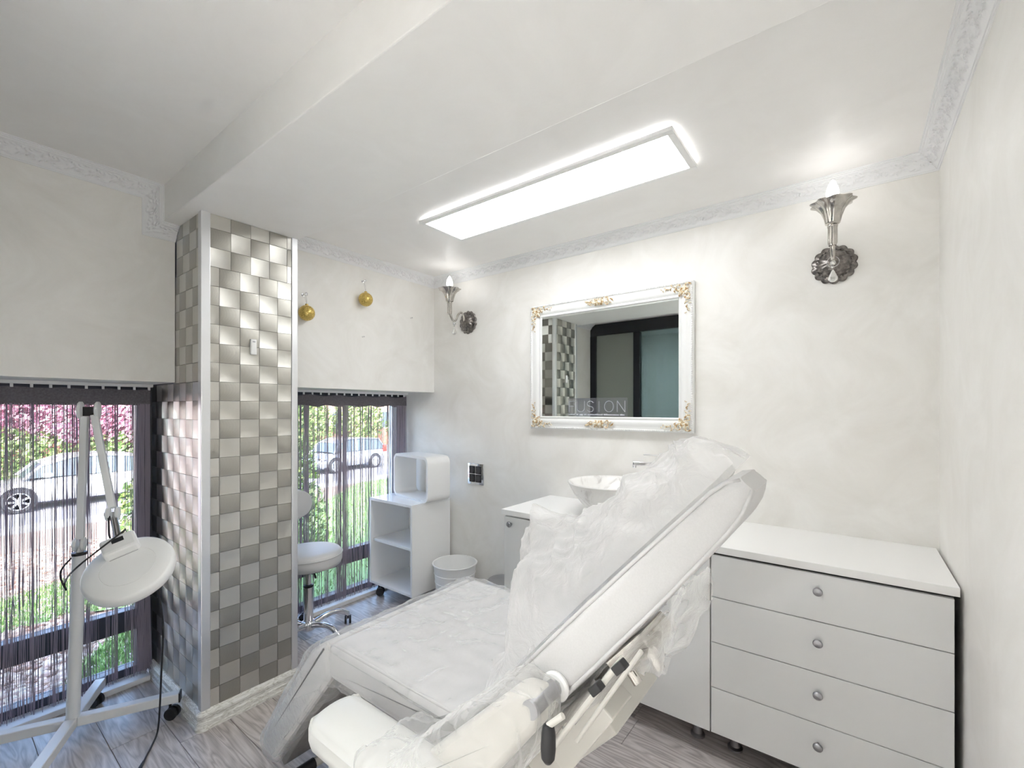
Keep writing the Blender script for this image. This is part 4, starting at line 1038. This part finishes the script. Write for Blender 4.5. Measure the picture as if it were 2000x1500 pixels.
# ------------------------------------------------------------------ outdoors
def zt(x): return -.10+.104*(x+3.2) if x > -15.2 else -1.348
def terrain(name, poly_fn, x0, x1, y0, y1, nx, ny, mat, dz=0):
    m = MB(); rows = []
    for i in range(nx+1):
        x = x0+(x1-x0)*i/nx; rows.append([(x, y0+(y1-y0)*j/ny, zt(x)+dz) for j in range(ny+1)])
    m.grid(rows); o = m.build(name, mat); return o
o = terrain('gravel_ground', None, -15.2, -3.33, -14, 40, 12, 6, M['soil']); o['kind'] = 'structure'
o = MB().box(-21.5, -15.2, -60, 90, -1.6, -1.40).build('road', M['asphalt']); o['kind'] = 'structure'
o = MB().box(-15.4, -14.2, -60, 90, -1.55, -1.27).build('kerb_path', M['pavement']); o['kind'] = 'structure'
o = MB().box(-70, -21.5, -60, 90, -1.7, -1.30).build('far_pavement', M['pavement']); o['kind'] = 'structure'
def lawn_patch(name, pts, nblade, label, hb=.05):
    """polygonal lawn lying on the slope, with blades"""
    m = MB(); m.add([(x, y_, zt(x)+.015) for x, y_ in pts], [tuple(range(len(pts)))]); o = m.build(name, M['lawn']); tag(o, kind='structure')
    P = np.array(pts); x0, y0 = P.min(0); x1, y1 = P.max(0); g = MB(); rr = random.Random(len(pts)*7+nblade); n = 0
    def inside(x, y_):
        c = False
        for (ax, ay), (bx, by) in zip(pts, pts[1:]+pts[:1]):
            if (ay > y_) != (by > y_) and x < (bx-ax)*(y_-ay)/(by-ay)+ax: c = not c
        return c
    while n < nblade:
        x, y_ = rr.uniform(x0,x1), rr.uniform(y0,y1)
        if not inside(x, y_): continue
        n += 1; a = rr.uniform(0, 6.3); w = rr.uniform(.006,.012); hh = rr.uniform(.6,1.3)*hb; z = zt(x)+.01; l_ = rr.uniform(-.03,.03)
        g.add([(x-w*math.cos(a), y_-w*math.sin(a), z),(x+w*math.cos(a), y_+w*math.sin(a), z),(x+l_, y_+rr.uniform(-.03,.03), z+hh)], [(0,1,2)])
    g = g.build('grass_blades', M['blade']); tag(g, label, 'grass', kind='stuff')
lawn_patch('lawn', [(-5.30,-1.2),(-5.3,.76),(-4.8,1.35),(-6.6,1.7),(-7.1,1.0),(-6.6,.4),(-6.7,-1.2)], 6000, 'bright green strip of lawn crossing the gravel')
lawn_patch('lawn', [(-3.36,.45),(-3.36,1.3),(-4.3,1.35),(-4.25,.85),(-3.75,.55)], 2500, 'green lawn patch by the sill of the lamp window')
lawn_patch('lawn', [(-3.36,1.30),(-3.36,9),(-14.2,13.5),(-14.2,9.5),(-8.8,4.6),(-7.1,1.7)], 22000, 'wide green lawn beyond the stool window')
pb = MB(); rr = random.Random(9); base_p = MB().sphere((0,0,0), 1, 5, 4)
for k in range(9000):
    x = -3.4-rr.random()**1.5*7.5; lim = .07*(-x)+.35*(-x-3.2)+.25; y_ = rr.uniform(-.5, min(3.2, lim+.6)); s_ = rr.uniform(.014,.03)*(1+.05*(-x-3))
    c_ = [(p[0]*s_*rr.uniform(.9,1.1)+x, p[1]*s_*1.2+y_, p[2]*s_*.6+zt(x)+.006) for p in base_p.v]
    pb.add(c_, base_p.f)
tag(pb.build('gravel', M['pebble']), 'reddish beige gravel covering the garden bed', 'gravel', kind='stuff')

def foliage(center, rad, n, size, mat, parent, seed, shape='ball', name='foliage'):
    rr = random.Random(seed); m = MB(); c = Vector(center)
    for k in range(n):
        while True:
            p = Vector((rr.uniform(-1,1), rr.uniform(-1,1), rr.uniform(-1,1)))
            if shape == 'cone': 
                h_ = (p.z+1)/2; ok = math.hypot(p.x, p.y) < (1-h_)**.65*(.85+.3*rr.random())*(1 if rr.random() < .9 else .6)
            else: ok = .35 < p.length < 1
            if ok: break
        q_ = c+Vector((p.x*rad[0], p.y*rad[1], p.z*rad[2])); s_ = size*rr.uniform(.6,1.4)
        a = Vector((rr.gauss(0,1), rr.gauss(0,1), rr.gauss(0,1))).normalized(); b = a.orthogonal().normalized(); e = a.cross(b)
        m.add([q_+b*s_, q_+e*s_*.5, q_-b*s_, q_-e*s_*.5], [(0,1,2,3)])
    o = m.build(name, mat, parent); o['kind'] = 'stuff'; return o
def tree(name, label, base, trunk_h, blobs, mat, leaf, n, seed, group=None):
    t = thing(name, label, 'tree', group, loc=base); rr = random.Random(seed)
    MB().tube([(0,0,0),(.06,.03,trunk_h*.5),(-.03,.05,trunk_h)], [.14,.11,.07], 10).build('trunk', M['bark'], t, smooth=60)
    for k, (c, r) in enumerate(blobs):
        MB().tube([(0,0,trunk_h*.7),((c[0])*.5,c[1]*.5,(trunk_h+c[2])*.5),(c[0],c[1],c[2])], [.06,.04,.02], 6).build('branch', M['bark'], t, smooth=60)
        foliage(c, r, n, leaf, mat, t, seed+k)
    return t
tree('plum_tree', 'purple leaved tree beyond the white car', (-24.5,.6,-1.3), 1.8, [((0,0,3.4),(2.2,2.6,1.9)),((.6,2.6,3.2),(2.0,2.2,2.0)),((.4,-3,3.5),(2.0,2.4,2.0)),((.8,4.6,2.6),(1.6,1.8,1.8)),((.5,1.6,5.2),(2.2,3.6,1.6)),((.6,6.4,3.6),(1.8,2.0,2.2))], M['leaf_purple'], .10, 4500, 21)
def bush(name, label, base, rad, mat, n, leaf, seed, group=None, shape='ball', cat='bush'):
    t = thing(name, label, cat, group, loc=base); hh = rad[2]
    MB().tube([(0,0,0),(.01,.02,hh*.8)], [.035,.02], 7).build('stem', M['bark'], t)
    foliage((0,0,hh), rad, n, leaf, mat, t, seed, shape); return t
bush('garden_bush', 'light green bush behind the bonnet of the white car', (-23.2,1.6,-1.3), (1.1,1.9,1.05), M['leaf_green'], 2600, .10, 31)
bush('garden_bush', 'mid green bush behind the roof of the white car', (-23.0,5.4,-1.3), (1.1,2.2,.95), M['leaf_green'], 2600, .10, 32)
bush('garden_shrub', 'leafy green shrub on the lawn by the lamp window', (-6.6,1.72,zt(-6.6)), (.42,.42,.62), M['leaf_thuja'], 2600, .035, 33)
bush('thuja', 'tall conical evergreen by the pillar side of the stool window', (-5.35,2.55,zt(-5.35)), (.52,.52,1.35), M['leaf_thuja'], 9000, .034, 34, None, 'cone', 'evergreen')
bush('garden_shrub', 'low green shrub at the foot of the tall evergreen', (-4.5,2.15,zt(-4.5)), (.35,.4,.30), M['leaf_green'], 1500, .028, 35)
for k, (y_, rx) in enumerate(((9.5,1.6),(13.0,1.9),(16.8,1.7),(21.5,2.2),(26.5,2.4))):
    bush('hedge_bush', ('yellow green bush beside the evergreen behind the silver car','dense green bush behind the silver car bonnet','green bush behind the silver car boot','green bush under the salmon house','farthest green bush along the far pavement')[k], (-24.5-.3*k, y_, -1.3), (1.3,rx,1.5+.25*(k % 3)), M['leaf_green'], 2600, .12, 40+k, 'bushes along the far pavement')
# garden wall of brick and houses behind
bw = thing('garden_wall', 'low red brick garden wall across the road', 'wall', loc=(-28.2, 0, -1.3))
MB().box(-.10,.10,-14,40,0,1.30).build('wall_core', M['mortar'], bw)
cm = MB()
for r in range(11):
    for k in range(216):
        y0 = -14+.25*k+(.125 if r % 2 else 0); cm.box(.10,.118,y0+.006,y0+.244,r*.118+.006,r*.118+.112)
o = cm.build('bricks', M['brick'], bw); o['kind'] = 'stuff'
hs = thing('house', 'salmon coloured house far behind the silver car', 'house', loc=(-33, 24, -1.3))
MB().box(-4,4,-9,9,0,7).build('walls', M['house'], hs)
MB().add([(-4.4,-9.4,7),(4.4,-9.4,7),(4.4,9.4,7),(-4.4,9.4,7),(0,-9.4,9.5),(0,9.4,9.5)], [(0,1,4),(3,5,2),(1,2,5,4),(0,4,5,3),(0,3,2,1)]).build('roof', M['brick'], hs)
for yy in (-6,-2,2,6):
    for zz in (1.2,4.2):
        wf = MB().box(4.0,4.06,yy-.7,yy+.7,zz,zz+1.4).build('window', M['white_plastic'], hs); MB().box(4.06,4.08,yy-.6,yy+.6,zz+.1,zz+1.3).build('pane', M['carglass'], wf)
hs = thing('house', 'pale house far behind the purple tree', 'house', loc=(-36, -2, -1.3))
MB().box(-4,4,-11,11,0,7).build('walls', M['render_ext'], hs)
MB().add([(-4.4,-11.4,7),(4.4,-11.4,7),(4.4,11.4,7),(-4.4,11.4,7),(0,-11.4,9.5),(0,11.4,9.5)], [(0,1,4),(3,5,2),(1,2,5,4),(0,4,5,3),(0,3,2,1)]).build('roof', M['brick'], hs)
for yy in (-7,-2,3,8):
    wf = MB().box(4.0,4.06,yy-.7,yy+.7,1.6,3.0).build('window', M['white_plastic'], hs); MB().box(4.06,4.08,yy-.6,yy+.6,1.7,2.9).build('pane', M['carglass'], wf)

# cars: lofted body, glasshouse, wheels. local +x = front, y across, z up
def car(label, loc, rz, paint, L, Hh, hood, belt, scale=1.0, hatch=False):
    t = thing('parked_car', label, 'car', loc=loc); t.rotation_euler.z = rz; t.scale = (scale,)*3
    hw = .87
    def sec(x, w, z0, z1):
        return [(x, yy*w, z0+(z1-z0)*zz) for yy, zz in ((-.86,0),(-.98,.12),(-1,.45),(-.97,.78),(-.90,.95),(-.78,1),(0,1.02),(.78,1),(.90,.95),(.97,.78),(1,.45),(.98,.12),(.86,0))]
    fr, bk = L*.5, -L*.5
    if hatch: tops = [(bk,.62,.80),(bk+.06,.80,.94),(bk+.35,.85,.98),(bk+1.0,.87,.96),(0,.87,.94),(.75,.87,.93),(fr-.75,.85,.86),(fr-.30,.80,.74),(fr-.06,.70,.60),(fr,.55,.50)]
    else: tops = [(bk,.60,.80),(bk+.08,.78,.92),(bk+.5,.84,.97),(bk+1.2,.87,.95),(0,.87,.92),(.7,.87,.90),(fr-.9,.86,.83),(fr-.35,.80,.72),(fr-.08,.70,.60),(fr,.55,.52)]
    rows = [sec(x, w, .24 if abs(x) < L*.46 else .34, z) for x, w, z in tops]
    b = MB(); b.grid(rows, flip=True); b.add(rows[0], [tuple(range(13))]); b.add(rows[-1], [tuple(range(13))[::-1]])
    body = b.build('body', paint, t, smooth=50)
    # glasshouse
    zb = .92; rz_ = Hh
    gx = [bk+(.10 if hatch else .55), bk+(.42 if hatch else 1.15), -.35, .35, .98 if not hatch else .85, fr-(.95 if not hatch else .80)]
    def gsec(x, top, w): 
        k = (top-zb)/(rz_-zb); wt = hw*(.93-.17*max(0,k)); return [(x,-hw*.93,zb),(x,-(hw*.93+wt)/2-.01,(zb+top)/2),(x,-wt,top-.03),(x,-wt*.8,top),(x,0,top+.015),(x,wt*.8,top),(x,wt,top-.03),(x,(hw*.93+wt)/2+.01,(zb+top)/2),(x,hw*.93,zb)]
    gt = [zb+.02, rz_-.08, rz_, rz_-.01, zb+.32 if False else rz_-.20, zb+.0]
    g = MB(); gr = [gsec(x, z, 1) for x, z in zip(gx, gt)]; g.grid(gr, flip=True); g.build('windows', M['carglass'], t, smooth=40)
    rf = MB(); rr_ = []
    for x, z in zip(gx[1:5], gt[1:5]):
        s_ = gsec(x, z, 1); rr_.append([(q_[0], q_[1]*1.01, q_[2]+.012) for q_ in s_[2:7]])
    rf.grid(rr_, flip=True); rf.build('roof', paint, t, smooth=50)
    for s_ in (-1, 1):
        pm = MB()
        for i in (0, 1, 2, 3, 4):
            a, c_ = gr[i], gr[i+1]; idx = (2 if s_ < 0 else 6)
            pm.tube([tuple(Vector(a[idx])+Vector((0,.012*s_,.01))), tuple(Vector(c_[idx])+Vector((0,.012*s_,.01)))], .035, 6)
        xm = -.10; pm.bar((xm, s_*hw*.945, zb), (xm-.05, s_*hw*.79, rz_-.05), .07, .02)
        pm.build('pillar_trim', paint, t, smooth=60)
        MB().rbox(.78,.98,min(s_*.90,s_*1.06),max(s_*.90,s_*1.06),.93,1.06,.04,2).build('wing_mirror', paint, t, smooth=60, weld=True)
        for i, x in enumerate((-.35, .55)): MB().box(x-.11,x+.11,s_*.885-.012,s_*.885+.012,.80,.83).build('door_handle', paint, t, bevel=.004)
    for x in (L*.5-.85, -L*.5+.80):
        for s_ in (-1, 1):
            ar = MB().lathe([(.37,0),(.37,.02),(.0,.021)], (x, s_*.855, .345), (0,s_,0), 32).build('wheel_arch', M['black'], t)
            w = MB().lathe([(.20,-.10),(.30,-.10),(.325,-.07),(.325,.03),(.305,.055),(.235,.058),(.225,.045),(.10,.0)], (x, s_*.845, .325), (0,s_,0), 36).build('tyre', M['tyre'], t, smooth=40)
            rm = MB().lathe([(.225,.050),(.232,.062),(.222,.066),(.208,.050)], (x, s_*.845, .325), (0,s_,0), 36)
            for k in range(7):
                a = 2*PI*k/7; d = Vector((math.cos(a),0,math.sin(a))); c0 = Vector((x, s_*(.845+.062), .325))
                rm.bar(tuple(c0+d*.02), tuple(c0+d*.22), .05, .018, up=(0,1,0))
            rm.lathe([(.05,.05),(.05,.075),(0,.078)], (x, s_*.845, .325), (0,s_,0), 16); rm.build('wheel_rim', M['rim'], w)
    for s_ in (-1, 1):
        MB().rbox(bk+.0,bk+.22,min(s_*.66,s_*.86),max(s_*.66,s_*.86),.74,.96 if not hatch else 1.10,.03,2).build('tail_light', M['taillight'], t, smooth=60, weld=True)
        MB().rbox(fr-.45,fr-.14,min(s_*.56,s_*.83),max(s_*.56,s_*.83),.58,.72,.04,2).build('head_light', M['chrome'], t, smooth=60, weld=True)
    return t
car('white estate car parked at the kerb outside the lamp window', (-18.85, 3.0, -1.40), -PI/2, M['carpaint_w'], 4.55, 1.47, .9, .92)
car('small silver hatchback parked outside the stool window', (-19.1, 12.0, -1.40), -PI/2+math.radians(8), M['carpaint_s'], 4.0, 1.50, .9, .92, .98, True)
